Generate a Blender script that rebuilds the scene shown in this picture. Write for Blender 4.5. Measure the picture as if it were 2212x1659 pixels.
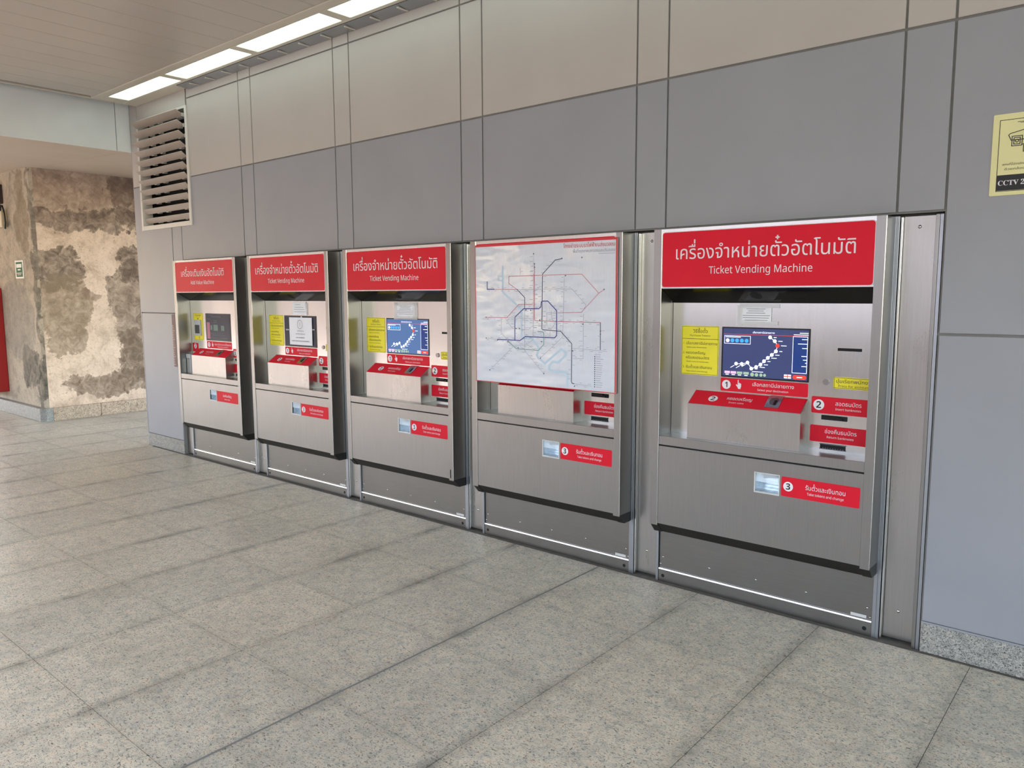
import bpy, bmesh, math, random
from mathutils import Vector, Matrix
from mathutils.geometry import tessellate_polygon
random.seed(7)
SC = bpy.context.scene
for _o in list(bpy.data.objects):
    bpy.data.objects.remove(_o)
COL = SC.collection
PI = math.pi

# ------------------------------------------------------------------ camera
FPX, YAW, PITCH, ROLL = 1660.95, 0.704969, 0.117474, -0.004857
fwd = Vector((-math.sin(YAW) * math.cos(PITCH), math.cos(YAW) * math.cos(PITCH), -math.sin(PITCH)))
rgt = Vector((math.cos(YAW), math.sin(YAW), 0))
upv = rgt.cross(fwd)
r2 = math.cos(ROLL) * rgt + math.sin(ROLL) * upv
u2 = -math.sin(ROLL) * rgt + math.cos(ROLL) * upv
cam_d = bpy.data.cameras.new('camera')
cam_d.sensor_width = 36.0
cam_d.lens = 36.0 * FPX / 2212.0
cam_d.clip_start = 0.05
cam = bpy.data.objects.new('camera', cam_d)
COL.objects.link(cam)
M = Matrix((r2, u2, -fwd)).transposed().to_4x4()
M.translation = Vector((0, -3.5626, 1.55))
cam.matrix_world = M
SC.camera = cam

# ------------------------------------------------------------------ sky, sun, exposure
SUN_DIR = Vector((-0.6, -0.3, 0.74)).normalized()      # towards the sun
world = bpy.data.worlds.new('world')
SC.world = world
world.use_nodes = True
wn = world.node_tree
bg = wn.nodes['Background']
sky = wn.nodes.new('ShaderNodeTexSky')
sky.sky_type = 'NISHITA'
sky.sun_disc = False
sky.sun_elevation = math.radians(47.5)
sky.sun_rotation = math.radians(243)
sky.air_density = 1.2
sky.dust_density = 1.5
sky.ozone_density = 1.0
tint = wn.nodes.new('ShaderNodeMix')          # warm white balance on the sky colour
tint.data_type = 'RGBA'
tint.blend_type = 'MULTIPLY'
tint.inputs[0].default_value = 1.0
tint.inputs[7].default_value = (1.055, 0.985, 0.935, 1)
wn.links.new(sky.outputs[0], tint.inputs[6])
wn.links.new(tint.outputs[2], bg.inputs[0])
bg.inputs[1].default_value = 1.25
sun_d = bpy.data.lights.new('sun', 'SUN')
sun_d.energy = 3.0
sun_d.color = (1.0, 0.45, 0.18)
sun_d.angle = math.radians(0.6)
sun = bpy.data.objects.new('sun', sun_d)
COL.objects.link(sun)
sun.rotation_euler = SUN_DIR.to_track_quat('Z', 'Y').to_euler()
LAMP_STRENGTH = 2.0
SC.view_settings.view_transform = 'Standard'
SC.view_settings.look = 'None'
SC.view_settings.gamma = 1.0
SC.view_settings.use_curve_mapping = False
SC.view_settings.exposure = 0.2

# ------------------------------------------------------------------ materials
def lin(c):
    def f(v):
        v /= 255.0
        return v / 12.92 if v <= 0.04045 else ((v + 0.055) / 1.055) ** 2.4
    return (f(c[0]), f(c[1]), f(c[2]), 1.0)

def newmat(name):
    m = bpy.data.materials.new(name)
    m.use_nodes = True
    nt = m.node_tree
    return m, nt, nt.nodes['Principled BSDF']

def N(nt, kind, **kw):
    n = nt.nodes.new(kind)
    for k, v in kw.items():
        if k.startswith('i_'):
            n.inputs[k[2:].replace('_', ' ')].default_value = v
        else:
            setattr(n, k, v)
    return n

def ramp(nt, src, stops, interp='LINEAR'):
    r = nt.nodes.new('ShaderNodeValToRGB')
    r.color_ramp.interpolation = interp
    els = r.color_ramp.elements
    while len(els) < len(stops):
        els.new(0.5)
    for e, (p, c) in zip(els, stops):
        e.position = p
        e.color = c if len(c) == 4 else (*c, 1)
    nt.links.new(src, r.inputs[0])
    return r.outputs[0]

def mixc(nt, fac, a, b, blend='MIX'):
    n = nt.nodes.new('ShaderNodeMix')
    n.data_type = 'RGBA'
    n.blend_type = blend
    for s, v in ((n.inputs[0], fac), (n.inputs[6], a), (n.inputs[7], b)):
        if hasattr(v, 'links'):
            nt.links.new(v, s)
        else:
            s.default_value = v
    return n.outputs[2]

def math_(nt, op, a, b=None, c=None, clamp=False):
    n = nt.nodes.new('ShaderNodeMath')
    n.operation = op
    n.use_clamp = clamp
    for s, v in zip(n.inputs, (a, b, c)):
        if v is None:
            continue
        if hasattr(v, 'links'):
            nt.links.new(v, s)
        else:
            s.default_value = v
    return n.outputs[0]

def pos(nt, scale=(1, 1, 1)):
    g = nt.nodes.new('ShaderNodeNewGeometry')
    mp = nt.nodes.new('ShaderNodeMapping')
    mp.inputs['Scale'].default_value = scale
    nt.links.new(g.outputs['Position'], mp.inputs[0])
    return mp.outputs[0]

def noise(nt, vec, scale, detail=3, rough=0.5, dist=0.0):
    n = nt.nodes.new('ShaderNodeTexNoise')
    n.inputs['Scale'].default_value = scale
    n.inputs['Detail'].default_value = detail
    n.inputs['Roughness'].default_value = rough
    n.inputs['Distortion'].default_value = dist
    nt.links.new(vec, n.inputs['Vector'])
    return n.outputs[0]

def plain(name, rgb, rough=0.5, metal=0.0, var=0.0, scale=8.0, spec=0.5, bump=0.0, bscale=200.0, stretch=(1, 1, 1), coat=0.0):
    m, nt, p = newmat(name)
    base = lin(rgb)
    p.inputs['Roughness'].default_value = rough
    p.inputs['Metallic'].default_value = metal
    p.inputs['Specular IOR Level'].default_value = spec
    if coat:
        p.inputs['Coat Weight'].default_value = coat
        p.inputs['Coat Roughness'].default_value = 0.05
    v = pos(nt, stretch)
    f = noise(nt, v, scale, 4)
    k = max(var, 0.02)
    d = tuple(x * (1 - k) for x in base[:3]) + (1,)
    l = tuple(min(1, x * (1 + k)) for x in base[:3]) + (1,)
    nt.links.new(ramp(nt, f, ((0.3, d), (0.7, l))), p.inputs['Base Color'])
    if bump:
        b = N(nt, 'ShaderNodeBump', i_Strength=bump, i_Distance=0.002)
        nt.links.new(noise(nt, v, bscale, 2), b.inputs['Height'])
        nt.links.new(b.outputs[0], p.inputs['Normal'])
    return m

def steel(name, rgb=(152, 149, 145), rough=0.3, streak=(40, 40, 1.2), rvar=0.1, smudge=0.1):
    m, nt, p = newmat(name)
    p.inputs['Metallic'].default_value = 1.0
    base = lin(rgb)
    s = noise(nt, pos(nt, streak), 4.0, 4, 0.6)
    w = noise(nt, pos(nt, (1, 1, 0.6)), 5.0, 5, 0.6)
    d = tuple(x * 0.95 for x in base[:3]) + (1,)
    l = tuple(min(1, x * 1.03) for x in base[:3]) + (1,)
    c = ramp(nt, s, ((0.3, d), (0.7, l)))
    c = mixc(nt, ramp(nt, w, ((0.5, (0, 0, 0)), (0.85, (smudge * 3,) * 3))), c, tuple(x * 0.8 for x in base[:3]) + (1,))
    nt.links.new(c, p.inputs['Base Color'])
    rr = math_(nt, 'ADD', math_(nt, 'MULTIPLY', w, rvar * 2), rough - rvar)
    rr = math_(nt, 'ADD', rr, math_(nt, 'MULTIPLY', s, 0.04))
    nt.links.new(rr, p.inputs['Roughness'])
    return m

def emit(name, rgb, strength):
    m, nt, p = newmat(name)
    p.inputs['Base Color'].default_value = lin(rgb)
    p.inputs['Emission Color'].default_value = lin(rgb)
    p.inputs['Emission Strength'].default_value = strength
    p.inputs['Roughness'].default_value = 0.2
    p.inputs['Specular IOR Level'].default_value = 0.25
    return m

def granite(name, light, mid, dark, pink, fleck=0.42, seams=False, rough=0.38, scale=1.0):
    m, nt, p = newmat(name)
    v = pos(nt)
    vx = pos(nt, (1, 1.9, 1.3))
    a = noise(nt, v, 27 * scale, 6, 0.66)
    c = ramp(nt, a, ((0.32, lin(mid)), (0.5, lin(light)), (0.68, lin(pink))))
    b = noise(nt, vx, 92 * scale, 6, 0.72, 1.1)
    mott = noise(nt, v, 11 * scale, 6, 0.7)
    c = mixc(nt, ramp(nt, mott, ((0.40, (0.45,) * 3), (0.56, (0, 0, 0)))), c, lin(mid))
    c = mixc(nt, ramp(nt, b, ((fleck - 0.05, (1, 1, 1)), (fleck + 0.03, (0, 0, 0)))), c, lin(dark))
    b2 = noise(nt, pos(nt, (1.9, 1, 1.2)), 48 * scale, 6, 0.72, 1.4)
    c = mixc(nt, ramp(nt, b2, ((fleck - 0.09, (0.75,) * 3), (fleck - 0.01, (0, 0, 0)))), c, lin(dark))
    big = noise(nt, v, 1.3, 5, 0.62)
    c = mixc(nt, ramp(nt, big, ((0.42, (0, 0, 0)), (0.75, (0.28,) * 3))), c, lin((128, 121, 108)))
    oi = nt.nodes.new('ShaderNodeObjectInfo')
    c = mixc(nt, 1.0, c, ramp(nt, oi.outputs['Random'], ((0, (0.90, 0.91, 0.92)), (1, (1.0, 0.985, 0.97)))), 'MULTIPLY')
    if seams:
        g = nt.nodes.new('ShaderNodeNewGeometry')
        sp = nt.nodes.new('ShaderNodeSeparateXYZ')
        nt.links.new(g.outputs['Position'], sp.inputs[0])
        def near(o, off, per, w):
            t = math_(nt, 'PINGPONG', math_(nt, 'SUBTRACT', o, off), per / 2)
            return math_(nt, 'SUBTRACT', 1.0, math_(nt, 'DIVIDE', t, w), clamp=True)
        k = math_(nt, 'MAXIMUM', near(sp.outputs[0], TX0, TX, 0.06), math_(nt, 'MULTIPLY', near(sp.outputs[1], TY0, TY, 0.03), 0.45))
        dn = noise(nt, v, 3.2, 6, 0.7)
        k = math_(nt, 'MULTIPLY', k, ramp(nt, dn, ((0.40, (0.10,) * 3), (0.50, (0.25,) * 3), (0.68, (0.7,) * 3))))
        c = mixc(nt, k, c, lin((70, 68, 62)))
        sm = noise(nt, pos(nt, (1, 1.4, 1)), 2.1, 7, 0.72)
        c = mixc(nt, ramp(nt, sm, ((0.56, (0, 0, 0)), (0.78, (0.5,) * 3))), c, lin((92, 88, 80)))
        nt.links.new(math_(nt, 'ADD', math_(nt, 'MULTIPLY', dn, 0.22), rough - 0.1), p.inputs['Roughness'])
    else:
        p.inputs['Roughness'].default_value = rough
    nt.links.new(c, p.inputs['Base Color'])
    bp_ = N(nt, 'ShaderNodeBump', i_Strength=0.12, i_Distance=0.002)
    nt.links.new(b, bp_.inputs['Height'])
    nt.links.new(bp_.outputs[0], p.inputs['Normal'])
    return m

TX, TX0 = 0.6165, -2.370      # floor slab module along and across the wall
TY, TY0 = 0.6215, -0.020

MAT = {}
MAT['steel'] = steel('brushed_steel')
MAT['steel_bright'] = steel('polished_steel', (205, 203, 200), 0.2, rvar=0.06, smudge=0.05)
MAT['steel_edge'] = steel('glint_edge_steel', (226, 225, 222), 0.14, rvar=0.03, smudge=0.0)  # brighter than the rail's own steel, to carry its white glint
MAT['steel_mid'] = steel('satin_steel', (174, 170, 165), 0.28, smudge=0.05)
MAT['steel_plinth'] = steel('scuffed_steel', (138, 135, 131), 0.34, streak=(2, 70, 70))
MAT['alu'] = steel('anodised_aluminium', (170, 173, 178), 0.36)
MAT['dark_trim'] = plain('black_lower_trim', (34, 32, 31), 0.4, var=0.08)
MAT['panel_dark'] = plain('grey_panel_paint', (148, 148, 152), 0.42, var=0.035, scale=2.5, bump=0.02)
MAT['panel_light'] = plain('pale_panel_paint', (180, 172, 164), 0.42, var=0.03, scale=2.5, bump=0.02)
MAT['gasket'] = plain('joint_gasket', (124, 122, 118), 0.7, var=0.06)
MAT['beam_panel'] = plain('beam_panel_paint', (240, 243, 240), 0.28, var=0.03, scale=3)
MAT['soffit'] = plain('soffit_paint', (205, 190, 172), 0.5, var=0.03, scale=2)
MAT['ceil'] = plain('ceiling_panel_paint', (198, 190, 178), 0.36, var=0.02, scale=2)
MAT['ceil_gap'] = plain('ceiling_gap', (140, 131, 118), 0.8)
MAT['ceil_trim'] = plain('ceiling_trim_paint', (214, 205, 188), 0.35, var=0.03)
MAT['tile'] = granite('granite_floor_slab', (222, 212, 190), (180, 175, 160), (58, 59, 55), (226, 202, 174), 0.435, seams=True)
MAT['added_facade'] = plain('pinkish_added_facade', (228, 208, 198), 0.8, var=0.06, scale=0.5)  # for the added wall that only shows as a reflection
MAT['added_facade_tan'] = plain('tan_added_facade', (170, 138, 116), 0.8, var=0.06, scale=0.5)  # darker tan, chosen to warm the left machines' reflections
MAT['ground'] = plain('hazy_ground', (128, 126, 118), 0.9, var=0.15, scale=0.1)
MAT['grout'] = plain('dark_grout', (98, 93, 85), 0.9, var=0.2, scale=20)
MAT['granite'] = granite('granite_skirting', (190, 186, 176), (136, 137, 134), (54, 56, 56), (178, 172, 160), 0.47, rough=0.45, scale=1.9)
MAT['granite_warm'] = granite('granite_kerb', (212, 188, 162), (178, 150, 126), (66, 48, 36), (226, 194, 164), 0.47, rough=0.6, scale=1.0)
MAT['red'] = plain('red_sign_vinyl', (214, 28, 48), 0.5, var=0.03, spec=0.18)
MAT['white_print'] = plain('white_print', (226, 220, 224), 0.5)
MAT['white_disc'] = plain('white_disc_print', (232, 228, 230), 0.5)
MAT['black_print'] = plain('black_print', (26, 26, 28), 0.5)
MAT['yellow'] = plain('yellow_label_vinyl', (238, 224, 40), 0.4, var=0.03)
MAT['black_gloss'] = plain('black_glossy_acrylic', (12, 10, 10), 0.12, spec=0.22)
MAT['black'] = plain('black_void', (8, 8, 8), 0.7)
MAT['paper'] = plain('white_paper', (238, 238, 242), 0.75, var=0.03)
MAT['grey_print'] = plain('grey_print', (96, 98, 104), 0.6)
MAT['label_white'] = plain('white_label', (205, 204, 200), 0.5)
MAT['bezel'] = plain('black_bezel', (16, 16, 20), 0.25)
MAT['clip'] = plain('pale_plastic_clip', (190, 186, 176), 0.5)
MAT['slat'] = plain('louvre_slat_paint', (178, 164, 150), 0.42, var=0.05)
MAT['frame_white'] = plain('louvre_frame_paint', (214, 208, 198), 0.4, var=0.03)
MAT['cream'] = plain('cream_sign_plastic', (222, 216, 158), 0.45, var=0.02)
MAT['cabinet_red'] = plain('red_cabinet_paint', (160, 14, 18), 0.4, var=0.04)
MAT['green'] = plain('green_sign_plastic', (14, 96, 62), 0.6, var=0.05, spec=0.1)
MAT['beige_box'] = plain('beige_plastic', (206, 190, 160), 0.5, var=0.04)
MAT['brown'] = plain('dark_brown_plastic', (58, 44, 40), 0.6)
MAT['tray'] = plain('pale_tray_metal', (186, 194, 200), 0.25, 0.5, var=0.15, scale=40)
MAT['card_black'] = plain('black_reader_window', (20, 20, 20), 0.3)
MAT['reader_grey'] = plain('grey_reader_plastic', (176, 180, 182), 0.45)
MAT['mauve'] = plain('mauve_stripe', (108, 80, 80), 0.55, var=0.12, scale=14)
MAT['tick'] = plain('pale_orange_print', (224, 186, 156), 0.5)
MAT['lamp'] = emit('lamp_diffuser', (226, 255, 248), LAMP_STRENGTH)
MAT['led'] = emit('tray_lamp', (215, 235, 255), 4.0)
# glowing screens
MAT['scr_blue'] = emit('screen_navy', (58, 66, 104), 0.55)
MAT['scr_slate'] = emit('screen_slate_blue', (74, 104, 152), 0.55)
MAT['scr_dark'] = emit('screen_dark', (38, 42, 52), 0.3)
MAT['scr_white'] = emit('screen_white', (236, 242, 255), 0.9)
MAT['scr_red'] = emit('screen_red', (236, 60, 48), 0.8)
MAT['scr_cyan'] = emit('screen_cyan', (64, 150, 220), 0.8)
MAT['scr_deep'] = emit('screen_deep_blue', (34, 56, 112), 0.6)
MAT['scr_pink'] = emit('screen_pink', (214, 168, 204), 0.8)
MAT['scr_green'] = emit('screen_green', (150, 176, 150), 0.55)
MAT['scr_dim'] = emit('screen_dim_green', (84, 104, 96), 0.3)
MAT['scr_rose'] = emit('screen_rose', (150, 92, 104), 0.35)
# map print
MAT['map_river'] = plain('river_print', (182, 204, 220), 0.4)
MAT['map_blue'] = plain('blue_line_print', (54, 62, 140), 0.4)
MAT['map_navy'] = plain('navy_line_print', (52, 66, 92), 0.4)
MAT['map_red'] = plain('red_line_print', (196, 84, 98), 0.4)
MAT['map_pink'] = plain('pink_line_print', (204, 140, 148), 0.4)
MAT['map_grey'] = plain('grey_line_print', (150, 152, 162), 0.4)
MAT['map_green'] = plain('green_line_print', (84, 140, 140), 0.4)
MAT['map_title'] = plain('red_title_print', (206, 52, 56), 0.4)

def board_mat():
    m, nt, p = newmat('ribbed_map_plastic')
    p.inputs['Base Color'].default_value = lin((208, 212, 222))
    p.inputs['Roughness'].default_value = 0.16
    v = pos(nt, (1, 1, 0.02))
    rib = nt.nodes.new('ShaderNodeTexWave')
    rib.bands_direction = 'X'
    rib.inputs['Scale'].default_value = 70
    nt.links.new(v, rib.inputs['Vector'])
    w = noise(nt, pos(nt, (1.2, 1, 3.0)), 2.2, 2)
    h = math_(nt, 'ADD', math_(nt, 'MULTIPLY', rib.outputs[1], 0.12), math_(nt, 'MULTIPLY', w, 9.0))
    b = N(nt, 'ShaderNodeBump', i_Strength=0.7, i_Distance=0.006)
    nt.links.new(h, b.inputs['Height'])
    nt.links.new(b.outputs[0], p.inputs['Normal'])
    return m
MAT['board'] = board_mat()

def tape_mat():
    m, nt, p = newmat('clear_tape')
    p.inputs['Base Color'].default_value = (0.9, 0.9, 0.9, 1)
    p.inputs['Roughness'].default_value = 0.18
    p.inputs['Alpha'].default_value = 0.3
    b = N(nt, 'ShaderNodeBump', i_Strength=0.9, i_Distance=0.004)
    nt.links.new(noise(nt, pos(nt), 70, 3), b.inputs['Height'])
    nt.links.new(b.outputs[0], p.inputs['Normal'])
    return m
MAT['tape'] = tape_mat()

def flap_mat():
    m, nt, p = newmat('clear_flap')
    p.inputs['Base Color'].default_value = (0.85, 0.92, 0.97, 1)
    p.inputs['Roughness'].default_value = 0.08
    p.inputs['Alpha'].default_value = 0.35
    return m
MAT['flap'] = flap_mat()

def stained(name, ellipses, base, bare, dark, axis=1, lo=0.68):
    """bare concrete with old render stains; every stain is an ellipse with a noise-torn edge in (y or x, z)"""
    m, nt, p = newmat(name)
    p.inputs['Roughness'].default_value = 0.85
    p.inputs['Specular IOR Level'].default_value = 0.2
    v = pos(nt)
    g = nt.nodes.new('ShaderNodeNewGeometry')
    wn_ = nt.nodes.new('ShaderNodeTexNoise')
    wn_.inputs['Scale'].default_value = 2.6
    wn_.inputs['Detail'].default_value = 9
    wn_.inputs['Roughness'].default_value = 0.62
    nt.links.new(v, wn_.inputs['Vector'])
    off = nt.nodes.new('ShaderNodeVectorMath')
    off.operation = 'MULTIPLY_ADD'
    off.inputs[1].default_value = (0.7, 0.7, 0.6)
    nt.links.new(wn_.outputs['Color'], off.inputs[0])
    nt.links.new(g.outputs['Position'], off.inputs[2])
    sp = nt.nodes.new('ShaderNodeSeparateXYZ')
    nt.links.new(off.outputs[0], sp.inputs[0])
    n1 = noise(nt, v, 4.5, 9, 0.68, 0.5)
    n2 = noise(nt, v, 9, 9, 0.7, 0.8)
    n3 = noise(nt, v, 30, 6, 0.65)
    vein = noise(nt, pos(nt, (1, 1, 1.6)), 6.5, 9, 0.62, 2.2)
    c = ramp(nt, n1, ((0.3, lin(bare)), (0.5, lin(base)), (0.72, lin(tuple(min(255, x + 14) for x in base)))))
    for (cy, cz, ry, rz, col, amt, tear) in ellipses:
        a = math_(nt, 'DIVIDE', math_(nt, 'SUBTRACT', sp.outputs[axis], cy + 0.35), ry)
        b = math_(nt, 'DIVIDE', math_(nt, 'SUBTRACT', sp.outputs[2], cz + 0.30), rz)
        d = math_(nt, 'SQRT', math_(nt, 'ADD', math_(nt, 'MULTIPLY', a, a), math_(nt, 'MULTIPLY', b, b)))
        d = math_(nt, 'ADD', d, math_(nt, 'MULTIPLY', math_(nt, 'SUBTRACT', n2, 0.5), tear))
        k = ramp(nt, d, ((lo, (1, 1, 1)), (0.97, (0.8,) * 3), (1.06, (0, 0, 0))))
        inner = ramp(nt, n2, ((0.34, (amt,) * 3), (0.70, (amt * 0.35,) * 3)))
        c = mixc(nt, math_(nt, 'MULTIPLY', k, inner), c, lin(col))
    # thin torn edges of old plaster
    edge = math_(nt, 'ABSOLUTE', math_(nt, 'SUBTRACT', vein, 0.5))
    c = mixc(nt, ramp(nt, edge, ((0.0, (0.25,) * 3), (0.014, (0, 0, 0)))), c, lin(dark))
    c = mixc(nt, ramp(nt, n3, ((0.28, (0.55,) * 3), (0.45, (0, 0, 0)))), c, lin(dark))
    gr = noise(nt, pos(nt, (1, 1, 0.2)), 9, 6, 0.7)
    c = mixc(nt, ramp(nt, gr, ((0.55, (0, 0, 0)), (0.8, (0.5,) * 3))), c, lin(bare))
    nt.links.new(c, p.inputs['Base Color'])
    bb = N(nt, 'ShaderNodeBump', i_Strength=0.35, i_Distance=0.01)
    nt.links.new(math_(nt, 'ADD', n1, math_(nt, 'MULTIPLY', n3, 0.4)), bb.inputs['Height'])
    nt.links.new(bb.outputs[0], p.inputs['Normal'])
    return m

MAT['pillar'] = stained('stained_render', [
    (0.45, 2.92, 1.2, 0.36, (142, 120, 104), 0.9, 0.9),
    (1.00, 2.80, 0.25, 0.40, (112, 92, 80), 0.9, 0.8),
    (0.45, 2.50, 0.95, 0.13, (106, 90, 79), 1.0, 0.9),
    (0.08, 1.90, 0.40, 0.30, (84, 70, 59), 1.0, 0.8),
    (0.16, 1.35, 0.36, 0.52, (140, 119, 96), 1.0, 0.6),
    (0.98, 1.30, 0.24, 0.75, (124, 104, 88), 1.0, 0.5),
    (1.02, 1.95, 0.22, 0.26, (98, 81, 70), 1.0, 0.8),
    (0.72, 0.42, 0.60, 0.17, (112, 90, 72), 1.0, 0.9),
    (0.98, 0.72, 0.22, 0.40, (118, 98, 81), 1.0, 0.6),
    (0.50, 1.58, 0.12, 0.06, (138, 113, 95), 0.9, 0.6),
], (224, 196, 172), (180, 153, 131), (124, 100, 80))
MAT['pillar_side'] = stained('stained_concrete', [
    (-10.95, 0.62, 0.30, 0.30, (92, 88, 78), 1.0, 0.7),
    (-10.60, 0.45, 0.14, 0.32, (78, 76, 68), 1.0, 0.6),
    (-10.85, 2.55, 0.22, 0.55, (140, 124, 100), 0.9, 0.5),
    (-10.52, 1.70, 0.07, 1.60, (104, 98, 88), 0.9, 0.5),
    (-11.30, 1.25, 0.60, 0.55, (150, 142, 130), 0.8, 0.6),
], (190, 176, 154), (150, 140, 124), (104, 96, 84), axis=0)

# ------------------------------------------------------------------ mesh helpers
class MB:
    def __init__(self):
        self.v, self.f = [], []
    def add(self, vs, fs):
        n = len(self.v)
        self.v += [tuple(x) for x in vs]
        self.f += [tuple(i + n for i in f) for f in fs]
        return self
    def box(self, x0, x1, y0, y1, z0, z1, bev=0.0):
        if bev > 0:
            bm = bmesh.new()
            bmesh.ops.create_cube(bm, size=1)
            for w in bm.verts:
                w.co = Vector(((x0 + x1) / 2 + w.co.x * (x1 - x0), (y0 + y1) / 2 + w.co.y * (y1 - y0), (z0 + z1) / 2 + w.co.z * (z1 - z0)))
            bmesh.ops.bevel(bm, geom=bm.edges[:], offset=bev, segments=1, affect='EDGES')
            bm.verts.index_update()
            self.add([w.co for w in bm.verts], [[w.index for w in f.verts] for f in bm.faces])
            bm.free()
            return self
        v = [(x, y, z) for x in (x0, x1) for y in (y0, y1) for z in (z0, z1)]
        return self.add(v, [(0, 1, 3, 2), (4, 6, 7, 5), (0, 4, 5, 1), (2, 3, 7, 6), (0, 2, 6, 4), (1, 5, 7, 3)])
    def prism(self, pts, a, b, axis):
        """polygon pts extruded along axis: 'x' pts=(y,z), 'y' pts=(x,z), 'z' pts=(x,y)"""
        def P(p, t):
            return {'x': (t, p[0], p[1]), 'y': (p[0], t, p[1]), 'z': (p[0], p[1], t)}[axis]
        n = len(pts)
        v = [P(p, a) for p in pts] + [P(p, b) for p in pts]
        f = [tuple(range(n)), tuple(range(2 * n - 1, n - 1, -1))]
        f += [(i, (i + 1) % n, n + (i + 1) % n, n + i) for i in range(n)]
        return self.add(v, f)
    def rrect(self, u0, u1, z0, z1, r, y0, y1, seg=4):
        pts = []
        for cx, cz, a0 in ((u1 - r, z1 - r, 0), (u0 + r, z1 - r, 90), (u0 + r, z0 + r, 180), (u1 - r, z0 + r, 270)):
            for k in range(seg + 1):
                a = math.radians(a0 + 90 * k / seg)
                pts.append((cx + r * math.cos(a), cz + r * math.sin(a)))
        return self.prism(pts, y0, y1, 'y')
    def disc(self, u, z, r, y0, y1, seg=20, sx=1.0):
        return self.prism([(u + sx * r * math.cos(2 * PI * k / seg), z + r * math.sin(2 * PI * k / seg)) for k in range(seg)], y0, y1, 'y')
    def plate_hole(self, u0, u1, z0, z1, h, y0, y1):
        a, b, c, d = h
        self.box(u0, a, y0, y1, z0, z1)
        self.box(b, u1, y0, y1, z0, z1)
        self.box(a, b, y0, y1, z0, c)
        return self.box(a, b, y0, y1, d, z1)
    def line(self, pts, w, y):
        """flat ribbon in the plane y through (u,z) points"""
        for i in range(len(pts) - 1):
            p, q = Vector(pts[i]), Vector(pts[i + 1])
            d = q - p
            if d.length < 1e-6:
                continue
            d.normalize()
            n = Vector((-d.y, d.x)) * w / 2
            e = d * w * 0.35
            c = [p - e + n, p - e - n, q + e - n, q + e + n]
            self.add([(k.x, y - 0.00004 * (len(self.f) % 9), k.y) for k in c], [(0, 1, 2, 3)])
        return self
    def tube(self, pts, r, seg=8):
        ring = []
        for i, p in enumerate(pts):
            p = Vector(p)
            t = (Vector(pts[min(i + 1, len(pts) - 1)]) - Vector(pts[max(i - 1, 0)])).normalized()
            a = t.orthogonal().normalized()
            b = t.cross(a)
            ring.append([p + r * (math.cos(2 * PI * k / seg) * a + math.sin(2 * PI * k / seg) * b) for k in range(seg)])
        n0 = len(self.v)
        for g in ring:
            self.v += [tuple(x) for x in g]
        for i in range(len(ring) - 1):
            for k in range(seg):
                self.f.append((n0 + i * seg + k, n0 + i * seg + (k + 1) % seg, n0 + (i + 1) * seg + (k + 1) % seg, n0 + (i + 1) * seg + k))
        return self
    def dome(self, x, y, z, r, h):
        """rivet head pointing to -y"""
        n0 = len(self.v)
        seg = 10
        for rr, hh in ((1, 0), (0.8, 0.6), (0.4, 0.92)):
            for k in range(seg):
                a = 2 * PI * k / seg
                self.v.append((x + r * rr * math.cos(a), y - h * hh, z + r * rr * math.sin(a)))
        self.v.append((x, y - h, z))
        for i in range(2):
            for k in range(seg):
                self.f.append((n0 + i * seg + k, n0 + i * seg + (k + 1) % seg, n0 + (i + 1) * seg + (k + 1) % seg, n0 + (i + 1) * seg + k))
        for k in range(seg):
            self.f.append((n0 + 2 * seg + k, n0 + 2 * seg + (k + 1) % seg, n0 + 3 * seg))
        return self
    def mesh(self, name, mat):
        me = bpy.data.meshes.new(name)
        me.from_pydata(self.v, [], self.f)
        bm = bmesh.new()
        bm.from_mesh(me)
        bmesh.ops.recalc_face_normals(bm, faces=bm.faces)
        bm.to_mesh(me)
        bm.free()
        me.materials.append(MAT[mat] if isinstance(mat, str) else mat)
        return me

CACHE = {}
def obj(name, mb, mat, parent=None, key=None, label=None, kind=None):
    """link a mesh object; alike pieces share mesh data through key"""
    if key is not None and key in CACHE:
        me = CACHE[key]
    else:
        if callable(mb):
            mb = mb()
        me = mb.mesh(name, mat)
        if key is not None:
            CACHE[key] = me
    o = bpy.data.objects.new(name, me)
    COL.objects.link(o)
    if parent is not None:
        o.parent = parent
    if label:
        o['label'] = label
    if kind:
        o['kind'] = kind
    return o

def tag(o, label, cat, group=None):
    o['label'] = label
    o['category'] = cat
    if group:
        o['group'] = group
    return o

def thing(name, label, cat, loc=(0, 0, 0), group=None):
    o = bpy.data.objects.new(name, None)
    o.empty_display_size = 0.1
    COL.objects.link(o)
    o.location = loc
    return tag(o, label, cat, group)

# ------------------------------------------------------------------ lettering
GL = {}
UPPER = 'ิีึืัํ็'
TONE = '่้๊๋์'
def _curve_loops(s, off):
    cu = bpy.data.curves.new('glyph', 'FONT')
    cu.body = s
    cu.size = 1.0
    cu.resolution_u = 3
    cu.fill_mode = 'NONE'
    cu.offset = off
    o = bpy.data.objects.new('glyph', cu)
    me = o.to_mesh()
    vs = [(v.co.x, v.co.y) for v in me.vertices]
    nb = {}
    for e in me.edges:
        a, b = e.vertices
        nb.setdefault(a, []).append(b)
        nb.setdefault(b, []).append(a)
    seen, loops = set(), []
    for st in range(len(vs)):
        if st in seen or st not in nb:
            continue
        lp, cur, prev = [st], st, None
        seen.add(st)
        while True:
            nx = [k for k in nb[cur] if k != prev and k not in seen]
            if not nx:
                break
            prev, cur = cur, nx[0]
            seen.add(cur)
            lp.append(cur)
        if len(lp) > 2:
            loops.append([vs[i] for i in lp])
    # keep the drawing direction of the outline
    o.to_mesh_clear()
    bpy.data.objects.remove(o)
    bpy.data.curves.remove(cu)
    return loops

def _area(l):
    return 0.5 * sum(l[i][0] * l[(i + 1) % len(l)][1] - l[(i + 1) % len(l)][0] * l[i][1] for i in range(len(l)))

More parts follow.
